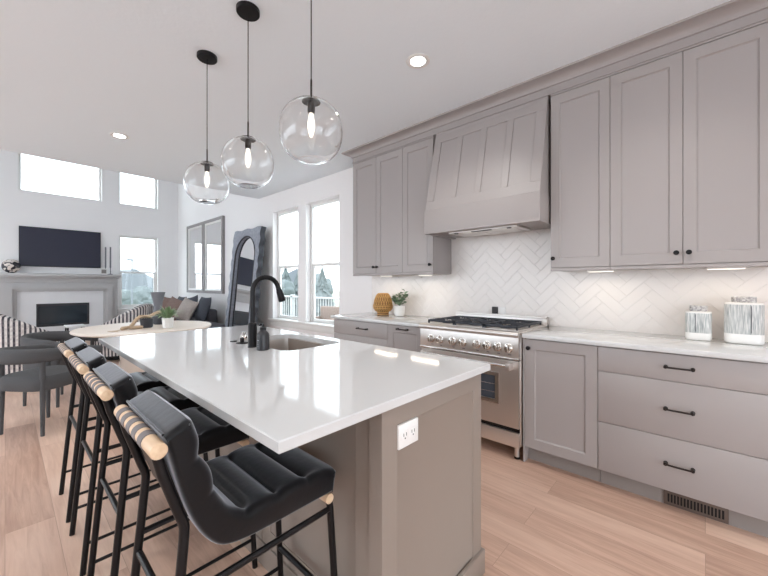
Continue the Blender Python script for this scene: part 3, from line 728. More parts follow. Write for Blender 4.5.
for i in range(26):
    a = rng.uniform(0, 2 * PI); L = rng.uniform(.06, .14); el = rng.uniform(-.15, 1.2)
    b = Vector((2.95, 2.485, 1.02)); e = b + Vector((math.cos(a) * math.cos(el) * L * .8, math.sin(a) * math.cos(el) * L * 1.05, .05 + math.sin(el) * L * .9))
    st.tube([b, b.lerp(e, .5) + Vector((0, 0, .02)), e], [.002, .0018, .0012], 5)
    for q in range(5):
        p = b.lerp(e, .45 + .14 * q); an = rng.uniform(0, 2 * PI); r = rng.uniform(.026, .042)
        leaf_poly(fo, p, p + Vector((math.cos(an) * r, math.sin(an) * r, rng.uniform(-.012, .03))), r * .52, (rng.uniform(-.4, .4), rng.uniform(-.4, .4), 1))
fo.build('foliage', 'leaf2', t); st.build('stems', 'leaf2', t)

# ------------------------------------------------------------------ pendants and downlights
def pendant(label, y):
    x = .93; zc, R = 1.948, .140
    t = thing('pendant_light', label, 'pendant light', (x, y, CZ), 0, 'clear glass globe pendants over the island')
    MB().lathe([(0, CZ), (.063, CZ), (.063, CZ - .020), (.060, CZ - .024), (0, CZ - .024)], (x, y, 0), 32).build('ceiling_canopy', 'black', t)
    MB().tube([(x, y, CZ - .02), (x, y, 2.16)], .0026, 8).build('cord', 'black', t)
    MB().tube([(x, y, 2.18), (x, y, 2.09)], .0045, 8).lathe([(0, 2.094), (.012, 2.094), (.040, 2.088), (.042, 2.082), (0, 2.080)], (x, y, 0), 28).build('cap', 'bronze', t)
    MB().lathe([(0, 2.083), (.0165, 2.083), (.0165, 2.04), (.0145, 2.028), (0, 2.028)], (x, y, 0), 20).build('socket', 'bronze', t)
    outer, inner = [], []
    n = 28
    for i in range(n + 1):
        a = PI * .068 + (PI - PI * .068) * i / n           # from the neck down
        q = (abs(math.sin(a)) ** 2.25 + abs(math.cos(a)) ** 2.25) ** (-1 / 2.25)
        r, z = R * q * math.sin(a), zc + R * q * math.cos(a) * .99
        if z < zc - R * .93: z = zc - R * .93 - (r < 1e-4) * 0
        outer.append((max(r, 0), z)); th = .0028 + .003 * max(0, -math.cos(a)) ** 4
        qr = (R - th) / R; inner.append((max(r * qr, 0), zc + (z - zc) * ((R - th) / R)))
    outer[-1] = (0, outer[-1][1]); inner[-1] = (0, inner[-1][1])
    MB().lathe(outer + inner[::-1] + [outer[0]], (x, y, 0), 48).weld().build('glass_globe', 'globe', t, smooth=60)
    MB().lathe([(0, 2.032), (.010, 2.03), (.0115, 2.012), (.0165, 1.985), (.0165, 1.965), (.012, 1.94), (.006, 1.922), (0, 1.919)], (x, y, 0), 20).build('bulb', 'bulb', t)
pendant('clear glass globe pendant, farthest from the camera and lowest in the row', 2.49)
pendant('clear glass globe pendant, middle of the row over the island', 1.90)
pendant('clear glass globe pendant nearest the camera, hung over the near end of the island', 1.30)

def downlight(x, y, label):
    t = thing('recessed_light', label, 'ceiling light', (x, y, CZ), 0, 'round recessed ceiling lights')
    MB().lathe([(.05, CZ), (.052, CZ - .004), (.075, CZ - .006), (.082, CZ - .003), (.083, CZ)], (x, y, 0), 36).build('trim_ring', 'plastic', t)
    MB().lathe([(0, CZ - .0015), (.052, CZ - .0015), (.0525, CZ)], (x, y, 0), 36).build('lens', 'lens', t)
    ld = bpy.data.lights.new('downlight_lamp', 'SPOT'); ld.energy = CAN_W; ld.color = (1, .97, .93); ld.spot_size = math.radians(130); ld.spot_blend = .8; ld.shadow_soft_size = .05
    lo = bpy.data.objects.new('lamp', ld); C.objects.link(lo); lo.parent = t; lo.location = (0, 0, -.02)
downlight(1.945, 1.47, 'round recessed ceiling light in front of the range hood')
downlight(.81, 4.50, 'round recessed ceiling light above the dining table')
for x, y, lab in ((1.945, .15, 'added unseen downlight behind the one by the hood, over the drawers'), (-.45, .9, 'added unseen downlight off the near left end of the island'), (-.45, 2.4, 'added unseen downlight beside the middle of the island'),
                  (-.45, 3.9, 'added unseen downlight beside the dining chairs'), (.55, -.7, 'added unseen downlight behind the camera position'), (1.945, -1.3, 'added unseen downlight at the rear of the kitchen')):
    downlight(x, y, lab)  # out-of-view downlights added to brighten the kitchen from above

# ------------------------------------------------------------------ bar stools
def stool_profile():
    """outer (back and underside) and inner (padded) outlines of the sling cushion, x-z plane"""
    outer = [(.243, .918), (.262, .84), (.283, .76), (.309, .685), (.336, .635), (.372, .598), (.43, .583), (.52, .580), (.62, .580), (.70, .580), (.735, .582)]
    inner = [(.296, .933), (.313, .885), (.318, .845), (.338, .800), (.350, .760), (.366, .715), (.388, .680), (.418, .660), (.455, .652), (.535, .655), (.632, .660), (.705, .652), (.740, .640)]
    return outer, inner
def resample(P, n):
    P = [Vector((a, 0, b)) for a, b in P]; d = [0]
    for a, b in zip(P, P[1:]): d.append(d[-1] + (b - a).length)
    out = []
    for i in range(n):
        s = d[-1] * i / (n - 1); k = 0
        while k < len(d) - 2 and d[k + 1] < s: k += 1
        f = (s - d[k]) / max(1e-9, d[k + 1] - d[k]); a, b = P[k], P[k + 1]
        # catmull-rom
        p0, p3 = P[max(k - 1, 0)], P[min(k + 2, len(P) - 1)]
        m1, m2 = (b - p0) * .5, (p3 - a) * .5
        out.append((2 * f ** 3 - 3 * f ** 2 + 1) * a + (f ** 3 - 2 * f ** 2 + f) * m1 + (-2 * f ** 3 + 3 * f ** 2) * b + (f ** 3 - f ** 2) * m2)
    return out, d[-1]
SX = .49                   # stool origin in x
def make_stool():
    t = thing('bar_stool', 'x', 'bar stool')
    hw = .185
    outer, inner = stool_profile(); ni, no = 121, 50
    I, Li = resample(inner, ni); O, Lo = resample(outer, no)
    seams = [0.0, .095, .195, .335, .425, .525, Li]       # arc-length positions of the tufting
    Rr = .024
    ys = [-hw + Rr * (1 - math.cos(i / 7 * PI / 2)) for i in range(8)] + [-hw + .033, -hw + .044, -hw + .056, -.11] + [-.088 + .022 * k for k in range(5)]
    ys = ys + [-y for y in ys[:-1][::-1]]
    mb = MB(); bm = mb.bm; cols = []
    loop0 = I + O[::-1]; N0 = len(loop0); nrms = []
    for k in range(N0):
        tg = (loop0[(k + 1) % N0] - loop0[k - 1]).normalized(); nrms.append(Vector((tg.z, 0, -tg.x)))
    area = sum(loop0[k].x * loop0[(k + 1) % N0].z - loop0[(k + 1) % N0].x * loop0[k].z for k in range(N0))
    if area < 0: nrms = [-q for q in nrms]
    for y in ys:
        e = hw - abs(y); edge = min(1, max(0, (e - .018) / .03)); edge = edge * edge * (3 - 2 * edge)
        q = max(0, 1 - e / Rr); inset = Rr * (1 - math.sqrt(max(0, 1 - q * q)))
        ring = []
        for k in range(N0):
            p = loop0[k]; off = -inset * (1 if k < ni else .55)
            if k < ni:
                sl = Li * k / (ni - 1); j = max(i for i in range(len(seams) - 1) if seams[i] <= sl + 1e-9)
                f = (sl - seams[j]) / (seams[j + 1] - seams[j]); f = min(1, max(0, f))
                if j == 0: f = .5 + f / 2
                if j == len(seams) - 2: f = f / 2
                dome = (1 - abs(2 * f - 1) ** 2.2) ** .6
                off += (.030 * dome - .018) * edge + (.000 + .010 * dome) * (1 - edge)
            ring.append(p + nrms[k] * off + Vector((0, y, 0)))
        cols.append([bm.verts.new(v - Vector((SX, 0, 0))) for v in ring])
    n = N0
    for a, b in zip(cols, cols[1:]):
        for k in range(n): bm.faces.new((a[k], a[(k + 1) % n], b[(k + 1) % n], b[k]))
    for c in (cols[0], cols[-1]):                      # side gussets: ladder between inner and outer outlines
        A = c[:ni]; B = c[ni:][::-1]
        m = 48
        ia = [round(k * (ni - 1) / m) for k in range(m + 1)]; ib = [round(k * (no - 1) / m) for k in range(m + 1)]
        for k in range(m):
            f = [A[j] for j in range(ia[k], ia[k + 1] + 1)] + [B[j] for j in range(ib[k + 1], ib[k] - 1, -1)]
            f = list(dict.fromkeys(f))
            if len(f) >= 3: bm.faces.new(f)
    mb.build('cushion', 'leather', t, smooth=60, local=True)
    MB().tube([(O[0].x - SX + .001, -hw + .014, O[0].z + .001), (O[0].x - SX + .001, hw - .014, O[0].z + .001)], .0035, 6).build('piping', 'leather', t, local=True)
    def X(x): return x - SX
    R = .0115
    for s in (-1, 1):
        yt = s * (hw - .018)
        pts = [(X(.228), yt, .893), (X(.243), yt, .83), (X(.278), yt, .722), (X(.286), yt * 1.002, .70), (X(.289), yt * 1.004, .685), (X(.288), yt * 1.01, .66), (X(.258), yt * 1.05, .33), (X(.229), yt * 1.075, .0)]
        MB().tube(pts, R, 12).build('rear_leg', 'black', t, local=True)
        MB().tube([(X(.718), yt, .572), (X(.727), yt * 1.005, .53), (X(.741), yt * 1.04, .28), (X(.757), yt * 1.075, 0)], R, 12).build('front_leg', 'black', t, local=True)
        MB().tube([(X(.279), yt * 1.02, .516), (X(.725), yt * 1.01, .524)], .009, 10).build('upper_rail', 'black', t, local=True)
        MB().tube([(X(.241), yt * 1.06, .127), (X(.748), yt * 1.06, .127)], .007, 10).build('lower_rail', 'black', t, local=True)
    MB().tube([(X(.272), -.172, .461), (X(.272), .172, .461)], .009, 10).build('rear_rail', 'black', t, local=True)
    MB().tube([(X(.744), -.176, .211), (X(.744), .176, .211)], .010, 10).build('footrest', 'black', t, local=True)
    d = MB().tube([(X(.232), -hw - .002, .890), (X(.232), -hw + .0, .890), (X(.232), hw, .890), (X(.232), hw + .002, .890)], [.0165, .0182, .0182, .0165], 24).build('back_dowel', 'wood', t, local=True)
    for k in range(5):
        y = -.100 + k * .0575
        MB().tube([(X(.232), y - .0155, .890), (X(.232), y - .015, .890), (X(.232), y + .015, .890), (X(.232), y + .0155, .890)], [.0182, .0202, .0202, .0182], 24).build('leather_strap', 'strap', d, local=True)
    MB().tube([(X(.713), -hw, .567), (X(.713), hw, .567)], .0155, 20).build('front_dowel', 'wood', t, local=True)
    sl = MB(); sp = [(.240, .885), (.258, .83), (.283, .75), (.304, .69)]
    sl.prism([(X(a - .003), -.14, b) for a, b in sp] + [(X(a + .003), -.14, b) for a, b in sp[::-1]], (0, .28, 0)); sl.build('back_sling', 'sling', t, local=True)
    return t
proto = make_stool()
labs = ['black leather bar stool nearest the camera, at the near corner of the island', 'second black leather bar stool from the near corner of the island', 'third black leather bar stool from the near corner of the island', 'black leather bar stool at the far end of the island, closest to the dining chairs']
for i, (y0, lab) in enumerate(zip((.895, 1.475, 1.985, 2.487), labs)):
    o = proto if i == 0 else copy_tree(proto)
    o.location = (SX, y0 + .185, 0); o['label'] = lab; o['group'] = 'bar stools along the island'

# ------------------------------------------------------------------ dining set
TC = Vector((1.2, 5.12, 0)); TR = .72
t = thing('dining_table', 'round cream dining table with a drum base behind the island', 'table', TC)
MB().lathe([(0, .705), (TR - .02, .705), (TR - .003, .715), (TR, .724), (TR - .002, .735), (TR - .008, .74), (0, .74)], TC, 96).build('tabletop', 'table', t)
MB().lathe([(0, 0), (.30, 0), (.31, .02), (.27, .36), (.31, .68), (.30, .7045), (0, .7045)], TC, 64).build('pedestal', 'table', t)
def make_chair():
    t = thing('dining_chair', 'x', 'chair')
    # local frame: faces +y; legs at (+-.187,+-.187)
    for x, y in ((-.187, -.187), (.187, -.187), (-.187, .187), (.187, .187)):
        top = .66 if y < 0 else .655
        MB().tube([(x * 1.02, y * 1.02, 0), (x, y, .36), (x * 1.03, y * 1.03, top)], [.0135, .019, .0185], 14).build('leg', 'charcoal', t, local=True)
    s = MB(); n = 20
    prof = [(0, .375), (.97, .375), (1, .385), (1.01, .44), (.99, .475), (.93, .492), (.7, .500), (0, .503)]
    s.lathe(prof, (0, 0, 0), 48, .235, .235, 4); s.build('seat', 'charcoal', t, local=True)
    r = MB(); pts = []
    R = .258
    pts.append(Vector((-R * .97, .29, .640)))
    pts.append(Vector((-R, .16, .652)))
    for k in range(21):
        a = PI + k / 20 * PI; pts.append(Vector((R * math.cos(a), -.02 + R * 1.06 * math.sin(a), .665 - .01 * math.sin(a))))
    pts.append(Vector((R, .16, .652)))
    pts.append(Vector((R * .97, .29, .640)))
    rings = []; m = 14
    for i, p in enumerate(pts):
        d = pts[min(i + 1, len(pts) - 1)] - pts[max(i - 1, 0)]; d.z = 0; d.normalize(); nn = Vector((d.y, -d.x, 0))
        back = max(0, -(p.y + .02) / (R * 1.06)); hz = .046 + .016 * back; hx = .027
        if i in (0, len(pts) - 1): hz *= .75; hx *= .75
        ring = []
        for k in range(m):
            a = 2 * PI * k / m; c, s_ = math.cos(a), math.sin(a); q = (abs(c) ** 3 + abs(s_) ** 3) ** (-1 / 3)
            ring.append(r.bm.verts.new(p + nn * (hx * c * q) + Vector((0, 0, hz * s_ * q))))
        rings.append(ring)
    for a, b in zip(rings, rings[1:]):
        for k in range(m): r.bm.faces.new((a[k], a[(k + 1) % m], b[(k + 1) % m], b[k]))
    r.bm.faces.new(rings[0]); r.bm.faces.new(rings[-1][::-1])
    r.build('back_rail', 'charcoal', t, local=True, smooth=50)
    return t
ch = make_chair()
for i, (x, y, rz, lab) in enumerate(((.245, 4.325, -52, 'charcoal upholstered dining chair nearest the bar stools, full seat in view'),
                                     (.405, 5.165, -143, 'charcoal dining chair behind the nearest one, in front of the striped armchair'))):
    o = ch if i == 0 else copy_tree(ch)
    o.location = (x, y, 0); o.rotation_euler.z = math.radians(rz); o['label'] = lab; o['group'] = 'charcoal dining chairs'

# things on the dining table
Z = .74
t = thing('vase', 'tall grey hourglass vase on the dining table', 'vase', (1.452, 5.645, Z))
tv = [(0, Z + .001), (.066, Z + .001), (.070, Z + .02), (.062, Z + .12), (.052, Z + .20), (.056, Z + .27), (.072, Z + .34), (.090, Z + .415), (.084, Z + .415), (.066, Z + .34), (.048, Z + .25), (0, Z + .22)]
MB().lathe(tv, (1.452, 5.645, 0), 36).build('body', 'greyvase', t)
tag(MB().lathe([(0, Z + .001), (.055, Z + .001), (.064, Z + .01), (.068, Z + .105), (.062, Z + .105), (.058, Z + .02), (0, Z + .016)], (1.165, 4.99, 0), 32).build('bowl', 'blackbowl'), 'small black bowl in front on the dining table, under the tan beads', 'bowl')
tag(MB().lathe([(0, Z + .001), (.085, Z + .001), (.096, Z + .012), (.100, Z + .135), (.093, Z + .135), (.088, Z + .02), (0, Z + .016)], (1.405, 5.30, 0), 32).build('bowl', 'blackbowl'), 'larger black bowl between the beads and the potted plant on the dining table', 'bowl')
bd = MB(); bp = []
path = [(.90, 4.86, Z + .012), (.94, 4.90, Z + .012), (.985, 4.93, Z + .014), (1.02, 4.95, Z + .05), (1.06, 4.975, Z + .10), (1.10, 4.99, Z + .125), (1.165, 5.02, Z + .122), (1.22, 5.09, Z + .115), (1.28, 5.16, Z + .135), (1.34, 5.22, Z + .15), (1.40, 5.27, Z + .152), (1.45, 5.33, Z + .15)]
for a, b in zip(path, path[1:]):
    a, b = Vector(a), Vector(b); k = max(1, int((b - a).length / .02))
    for i in range(k): bp.append(a.lerp(b, i / k))
for p in bp: bd.sphere(p + Vector((0, 0, .010)), .021, 10, 8)
p2 = [(1.03, 4.93, Z + .018), (1.09, 4.90, Z + .018), (1.03, 4.90, Z + .018), (.97, 4.885, Z + .018)]
for a, b in zip(p2, p2[1:]):
    a, b = Vector(a), Vector(b)
    for i in range(4): bd.sphere(a.lerp(b, i / 4) + Vector((0, 0, .003)), .019, 10, 8)
gar = tag(bpy.data.objects.new('bead_garland', None), 'tan wooden bead garland draped over the black bowls', 'garland'); C.objects.link(gar); gar.location = (1.1, 4.95, Z)
bd.build('beads', 'bead', gar)
tl_ = MB()
for i in range(14):
    a = rng.uniform(-.02, .02); tl_.tube([(.91, 4.87, Z + .012), (.86 + a, 4.835 + a, Z + .008), (.80 + a * 2, 4.80 - a * 1.6, Z + .005)], [.003, .003, .0025], 5)
tl_.build('tassel', 'bead', gar)
t = thing('potted_plant', 'spiky green plant in a white pot on the dining table', 'plant', (1.325, 4.75, Z))
MB().lathe([(0, Z + .001), (.050, Z + .001), (.055, Z + .01), (.065, Z + .115), (.065, Z + .122), (.058, Z + .122), (.056, Z + .11), (0, Z + .115)], (1.325, 4.75, 0), 8).build('pot', 'ceramic', t, smooth=20)
fo = MB()
for i in range(70):
    a = rng.uniform(0, 2 * PI); L = rng.uniform(.10, .20); el = rng.uniform(.1, 1.4)
    b = Vector((1.325 + .03 * math.cos(a), 4.75 + .03 * math.sin(a), Z + .12)); e = b + Vector((math.cos(a) * math.cos(el), math.sin(a) * math.cos(el), math.sin(el) * .8)) * L
    leaf_poly(fo, b, e, .014, (math.cos(a + .3) * -.3, math.sin(a) * -.3, 1), curl=.15)
fo.build('foliage', 'leaf', t)

# ------------------------------------------------------------------ living room
def armchair(label, x, y, rz):
    t = thing('armchair', label, 'armchair', (x, y, 0), rz, 'black and white striped armchairs')
    def shell(r0, r1, hb, hf, name):
        bm = bmesh.new(); uvl = bm.loops.layers.uv.new('UVMap'); n = 40; cols = []
        for i in range(n + 1):
            a = PI * .88 + i / n * PI * 1.24 ; a = -PI / 2 + (i / n - .5) * PI * 1.30
            bk = max(0, math.cos((i / n - .5) * PI * 1.02)); h = hf + (hb - hf) * bk ** 1.3
            prof = [(r0, .10), (r0 + .02, .40), (r0 + .035, h - .05), (r0 + .02, h - .012), ((r0 + r1) / 2, h), (r1 + .01, h - .012), (r1, h - .06), (r1, .30)]
            cols.append([(bm.verts.new((r * math.cos(a), r * math.sin(a), z)), r * a) for r, z in prof])
        for i in range(n):
            for k in range(7):
                q = [cols[i][k], cols[i + 1][k], cols[i + 1][k + 1], cols[i][k + 1]]
                f = bm.faces.new([c[0] for c in q]); us = [i, i + 1, i + 1, i]
                for l, u, c in zip(f.loops, us, (k, k, k + 1, k + 1)): l[uvl].uv = (u / n * 12.0, c * .1)
        for c in (cols[0], cols[-1]):
            f = bm.faces.new([v[0] for v in c])
        m = MB(); m.bm.free(); m.bm = bm
        return m.build(name, 'stripe', t, local=True, smooth=50)
    shell(.44, .33, .93, .58, 'shell')
    bm = MB(); uvl = bm.bm.loops.layers.uv.new('UVMap')
    bm.lathe([(0, .16), (.33, .16), (.335, .36), (.32, .43), (.27, .455), (0, .46)], (0, .03, 0), 40, 1, 1.02, 3)
    for f in bm.bm.faces:
        for l in f.loops: l[uvl].uv = (l.vert.co.x * 4, l.vert.co.y)
    bm.build('seat_cushion', 'stripe', t, local=True)
    MB().lathe([(0, 0), (.22, 0), (.24, .02), (.24, .16), (0, .161)], (0, 0, 0), 40).build('base', 'black', t, local=True)
armchair('striped tub armchair behind the dining chairs, in front of the fireplace', .14, 7.05, math.radians(-62))
armchair('striped tub armchair near the far window, behind the dining table', 1.36, 7.45, math.radians(55))

# fireplace
t = thing('fireplace', 'pale grey panelled fireplace with white tile surround and black firebox', 'fireplace', (.85, 10.2, 0))
yf = FY - .12
mb = MB(); wall_boxes(mb, 'y', yf, FY - .001, -.12, 1.80, 0, 1.40, [(.165, 1.535, 0, 1.115)]); mb.build('surround', 'mantel', t, smooth=0)
mb = MB(); wall_boxes(mb, 'y', yf - .045, yf + .001, -.02, 1.70, 0, 1.235, [(.10, 1.60, 0, 1.17)]); mb.box(-.12, 1.80, yf - .016, yf, 1.30, 1.40, .004).build('inner_moulding', 'mantel', t, smooth=0)
MB().box(-.17, 1.85, yf - .12, FY - .001, 1.43, 1.493, .004).box(-.145, 1.825, yf - .07, FY - .001, 1.398, 1.432, .006).build('mantel_shelf', 'mantel', t)
mb = MB(); wall_boxes(mb, 'y', yf + .04, FY - .002, .16, 1.54, 0, 1.12, [(.45, 1.28, .38, .845)]); mb.build('tile_surround', 'marble', t, smooth=0)
MB().box(.44, 1.29, FY - .03, FY - .004, .37, .855).build('firebox', 'fire', t)
mb = MB(); wall_boxes(mb, 'y', yf + .032, yf + .046, .44, 1.29, .37, .855, [(.475, 1.255, .42, .80)]); mb.build('firebox_frame', 'fire', t)
MB().box(.47, 1.26, yf + .05, yf + .054, .41, .81).build('glass_front', 'fireglass', t)
lg = MB()
for i, (a, b) in enumerate(((.58, .95), (.75, 1.15), (.66, 1.06))): lg.tube([(a, FY - .045, .44 + .04 * i), (b, FY - .045, .45 + .035 * i)], .014, 8)
lg.build('logs', 'bark', t)
t = thing('television', 'flat dark television on the wall above the mantel', 'television', (.85, FY - .04, 1.6))
MB().box(.19, 1.50, FY - .05, FY - .004, 1.640, 2.462, .006).build('casing', 'black', t)
MB().box(.20, 1.49, FY - .0525, FY - .049, 1.652, 2.452).build('screen', 'tv', t)
t = thing('decorative_ball', 'black and white mottled ball on the left of the mantel', 'ornament', (.03, FY - .15, 1.493))
MB().sphere((.085, FY - .15, 1.493 + .138), .138, 28, 18, (1, .9, 1)).build('ball', 'ball', t)
MB().lathe([(0, 1.4935), (.05, 1.4935), (.04, 1.506), (0, 1.508)], (.085, FY - .15, 0), 20).build('foot', 'black', t)
for x, h, lab in ((1.575, .63, 'slim grey candlestick on the mantel, nearer the television'), (1.665, .64, 'slim grey candlestick at the right end of the mantel')):
    t = thing('candlestick', lab, 'candlestick', (x, FY - .13, 1.493), 0, 'candlesticks on the mantel')
    MB().lathe([(0, 1.4935), (.045, 1.4935), (.045, 1.503), (.010, 1.512), (.008, 1.56), (.014, 1.57), (.008, 1.58), (.008, 1.64), (.014, 1.655), (.017, 1.66), (0, 1.665)], (x, FY - .13, 0), 16).build('holder', 'greyvase', t)
    MB().lathe([(0, 1.66), (.015, 1.66), (.014, 1.493 + h), (0, 1.493 + h + .006)], (x, FY - .13, 0), 14).build('candle', 'greyvase', t)
t = thing('picture_frame', 'tiny white framed picture on the mantel before the candlesticks', 'picture frame', (1.55, FY - .19, 1.493))
mb = MB(); wall_boxes(mb, 'y', FY - .205, FY - .19, 1.47, 1.60, 1.4935, 1.625, [(1.49, 1.58, 1.515, 1.605)]); mb.build('frame', 'plastic', t)
MB().box(1.485, 1.585, FY - .194, FY - .19, 1.51, 1.61).build('picture', mat('grey_toned_print', srgb(140, 136, 134), .6, var=.5, vscale=40), t)
t = thing('coffee_table', 'low white table in front of the fireplace, beyond the striped armchair', 'table', (.94, 9.2, 0))
MB().box(.79, 1.09, 9.0, 9.4, .425, .455, .006).build('tabletop', 'paper', t)
for x in (.82, 1.06):
    for y in (9.03, 9.37): MB().box(x - .012, x + .012, y - .012, y + .012, 0, .4255).build('leg', 'black', t)

# sofa along the window wall
t = thing('sofa', 'long grey sofa in the far corner along the mirror wall', 'sofa', (2.6, 8.2, 0))
MB().box(2.12, 3.04, 6.55, 9.85, .08, .30, .03, 3).build('base', 'sofa', t)
MB().box(2.02, 2.70, 5.80, 6.545, .08, .51, .045, 4).build('chaise', 'sofa', t)
for a, b in ((6.56, 7.65), (7.66, 8.74), (8.75, 9.62)): MB().box(2.10, 2.87, a, b, .30, .51, .045, 4).build('seat_cushion', 'sofa', t)
MB().box(2.86, 3.05, 7.58, 9.85, .28, .74, .05, 4).build('backrest', 'sofa', t)
MB().box(2.12, 3.04, 9.63, 9.85, .28, .62, .05, 4).build('arm', 'sofa', t)
for x in (2.2, 2.96):
    for y in (6.65, 9.75): MB().tube([(x, y, 0), (x, y, .09)], [.02, .026], 10).build('leg', 'black', t)
def pillow(label, c, w, h, th, rz, tilt, m, name='throw_pillow', roll=0):
    mb = MB(); bm = mb.bm; n = 14; vs = {}
    for s in (1, -1):
        for i in range(n + 1):
            for j in range(n + 1):
                u, v = -1 + 2 * i / n, -1 + 2 * j / n
                if s == -1 and (i in (0, n) or j in (0, n)): vs[s, i, j] = vs[1, i, j]; continue
                k = max(0, (1 - u ** 2) * (1 - v ** 2)) ** .42
                pin = 1 - .07 * (1 - abs(u) ** 2) * abs(v) ** 3; pin2 = 1 - .07 * (1 - abs(v) ** 2) * abs(u) ** 3
                vs[s, i, j] = bm.verts.new((u * w / 2 * pin2, s * th / 2 * k, v * h / 2 * pin))
        for i in range(n):
            for j in range(n):
                f = (vs[s, i, j], vs[s, i + 1, j], vs[s, i + 1, j + 1], vs[s, i, j + 1]); bm.faces.new(f if s == 1 else f[::-1])
    o = mb.build(name, m, None, smooth=60); o.location = c; o.rotation_euler = (tilt, roll, rz)
    return tag(o, label, 'pillow', 'throw pillows on the grey sofa')
R90 = math.radians
pillow('large dark slate pillow at the near end of the grey sofa back', (2.69, 7.40, .77), .50, .50, .17, R90(-90), R90(-14), 'pil_navy')
pillow('beige patterned pillow leaning before the large dark slate pillow', (2.45, 7.62, .75), .46, .46, .15, R90(-75), R90(-24), 'pil_beige', roll=R90(12))
pillow('slate blue pillow behind the beige patterned one on the sofa', (2.65, 7.98, .78), .48, .48, .15, R90(-85), R90(-14), 'pil_navy', roll=R90(-10))
pillow('mauve patterned pillow leaning at the middle of the sofa', (2.41, 8.26, .75), .46, .46, .15, R90(-72), R90(-22), 'pil_brown', roll=R90(14))
pillow('dark slate pillow toward the far corner of the sofa', (2.66, 8.64, .77), .48, .46, .16, R90(-90), R90(-12), 'pil_navy')
pillow('brown striped pillow beside the grey vase, at the far end of the sofa', (2.41, 8.95, .76), .48, .48, .16, R90(-70), R90(-16), 'pil_brown', roll=R90(8))

# mirrors on the right wall
def wall_mirror(label, y0, y1):
    t = thing('wall_mirror', label, 'mirror', (WX, (y0 + y1) / 2, 1.07), 0, 'grey framed wall mirrors')
    z0, z1 = 1.068, 2.70
    mb = MB(); wall_boxes(mb, 'x', WX - .055, WX - .001, y0, y1, z0, z1, [(y0 + .07, y1 - .07, z0 + .06, z1 - .06)]); mb.build('frame', 'mframe', t, smooth=0)
    mb = MB(); wall_boxes(mb, 'x', WX - .040, WX - .012, y0 + .069, y1 - .069, z0 + .059, z1 - .059, [(y0 + .115, y1 - .115, z0 + .10, z1 - .10)]); mb.build('inner_frame', 'plastic', t, smooth=0)
    MB().box(WX - .02, WX - .014, y0 + .10, y1 - .10, z0 + .09, z1 - .09).build('mirror_glass', 'mirror', t, smooth=0)
wall_mirror('tall grey framed wall mirror nearer the carved floor mirror', 7.40, 8.45)
wall_mirror('tall grey framed wall mirror nearer the far corner above the sofa', 8.46, 9.51)

def floor_mirror():
    ya, yb, H = 5.50, 6.50, 2.235
    t = thing('floor_mirror', 'large carved slate-grey floor mirror with arched glass, leaning by the window', 'mirror', (2.9, 6.25, 0))
    th = math.atan2(.222, 2.24)
    D = .105
    base = Vector((2.79, 0, .012)); V = Vector((math.sin(th), 0, math.cos(th))); N = Vector((-math.cos(th), 0, math.sin(th)))
    def P(y, v, d): return base + V * v + N * d + Vector((0, y, 0))
    mid = (ya + yb) / 2; hw = (yb - ya) / 2
    # outline, counter-clockwise from lower right, wavy sides
    def wav(v): return .018 * math.sin(v * 2 * PI / .23)
    nv = 60
    out = [(ya + wav(H * k / nv), H * k / nv) for k in range(nv + 1)] + [(ya + (yb - ya) * k / 16, H + .01 * math.sin(k / 16 * PI * 5)) for k in range(1, 16)] + [(yb + wav(H * (nv - k) / nv), H * (nv - k) / nv) for k in range(nv + 1)] + [(yb - (yb - ya) * k / 16, 0) for k in range(1, 16)]
    # arch opening
    aw = hw - .125; ah = H - .13 - aw
    inn = []
    for (y, v) in out:
        # nearest arch boundary point along a ray from the centre
        cy_, cv = mid, ah * .55
        dy, dv = y - cy_, v - cv
        best = 9
        for s in [i / 400 for i in range(1, 400)]:
            py, pv = cy_ + dy * s, cv + dv * s
            inside = (abs(py - mid) < aw and .12 < pv <= ah) or ((py - mid) ** 2 / aw ** 2 + (pv - ah) ** 2 / aw ** 2 < 1 and pv > ah)
            if not inside: best = s; break
        inn.append((cy_ + dy * best, cv + dv * best))
    mb = MB(); bm = mb.bm; n = len(out)
    Lr = []
    for (o, i) in zip(out, inn):
        m1 = (o[0] * .85 + i[0] * .15, o[1] * .85 + i[1] * .15); m2 = (o[0] * .2 + i[0] * .8, o[1] * .2 + i[1] * .8)
        Lr.append([bm.verts.new(P(*o, D - .012)), bm.verts.new(P(*m1, D)), bm.verts.new(P(*m2, D - .004)), bm.verts.new(P(*i, D - .014)), bm.verts.new(P(*i, .02))])
    for k in range(n):
        a, b = Lr[k], Lr[(k + 1) % n]
        for q in range(4): bm.faces.new((a[q], b[q], b[q + 1], a[q + 1]))
    mb.build('carved_frame', 'carved', t, smooth=50)
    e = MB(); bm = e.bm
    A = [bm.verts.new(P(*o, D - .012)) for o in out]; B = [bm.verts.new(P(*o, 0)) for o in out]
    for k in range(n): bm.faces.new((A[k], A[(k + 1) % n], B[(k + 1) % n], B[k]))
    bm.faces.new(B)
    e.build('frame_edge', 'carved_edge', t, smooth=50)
    # bead between arch and glass
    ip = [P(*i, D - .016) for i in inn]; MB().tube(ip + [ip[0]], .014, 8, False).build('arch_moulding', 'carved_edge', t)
    g = MB(); g.bm.faces.new([g.bm.verts.new(P(*i, .05)) for i in inn]); g.bm.faces.new([g.bm.verts.new(P(*i, .046)) for i in inn]); g.build('mirror_glass', 'mirror', t, smooth=0)
floor_mirror()

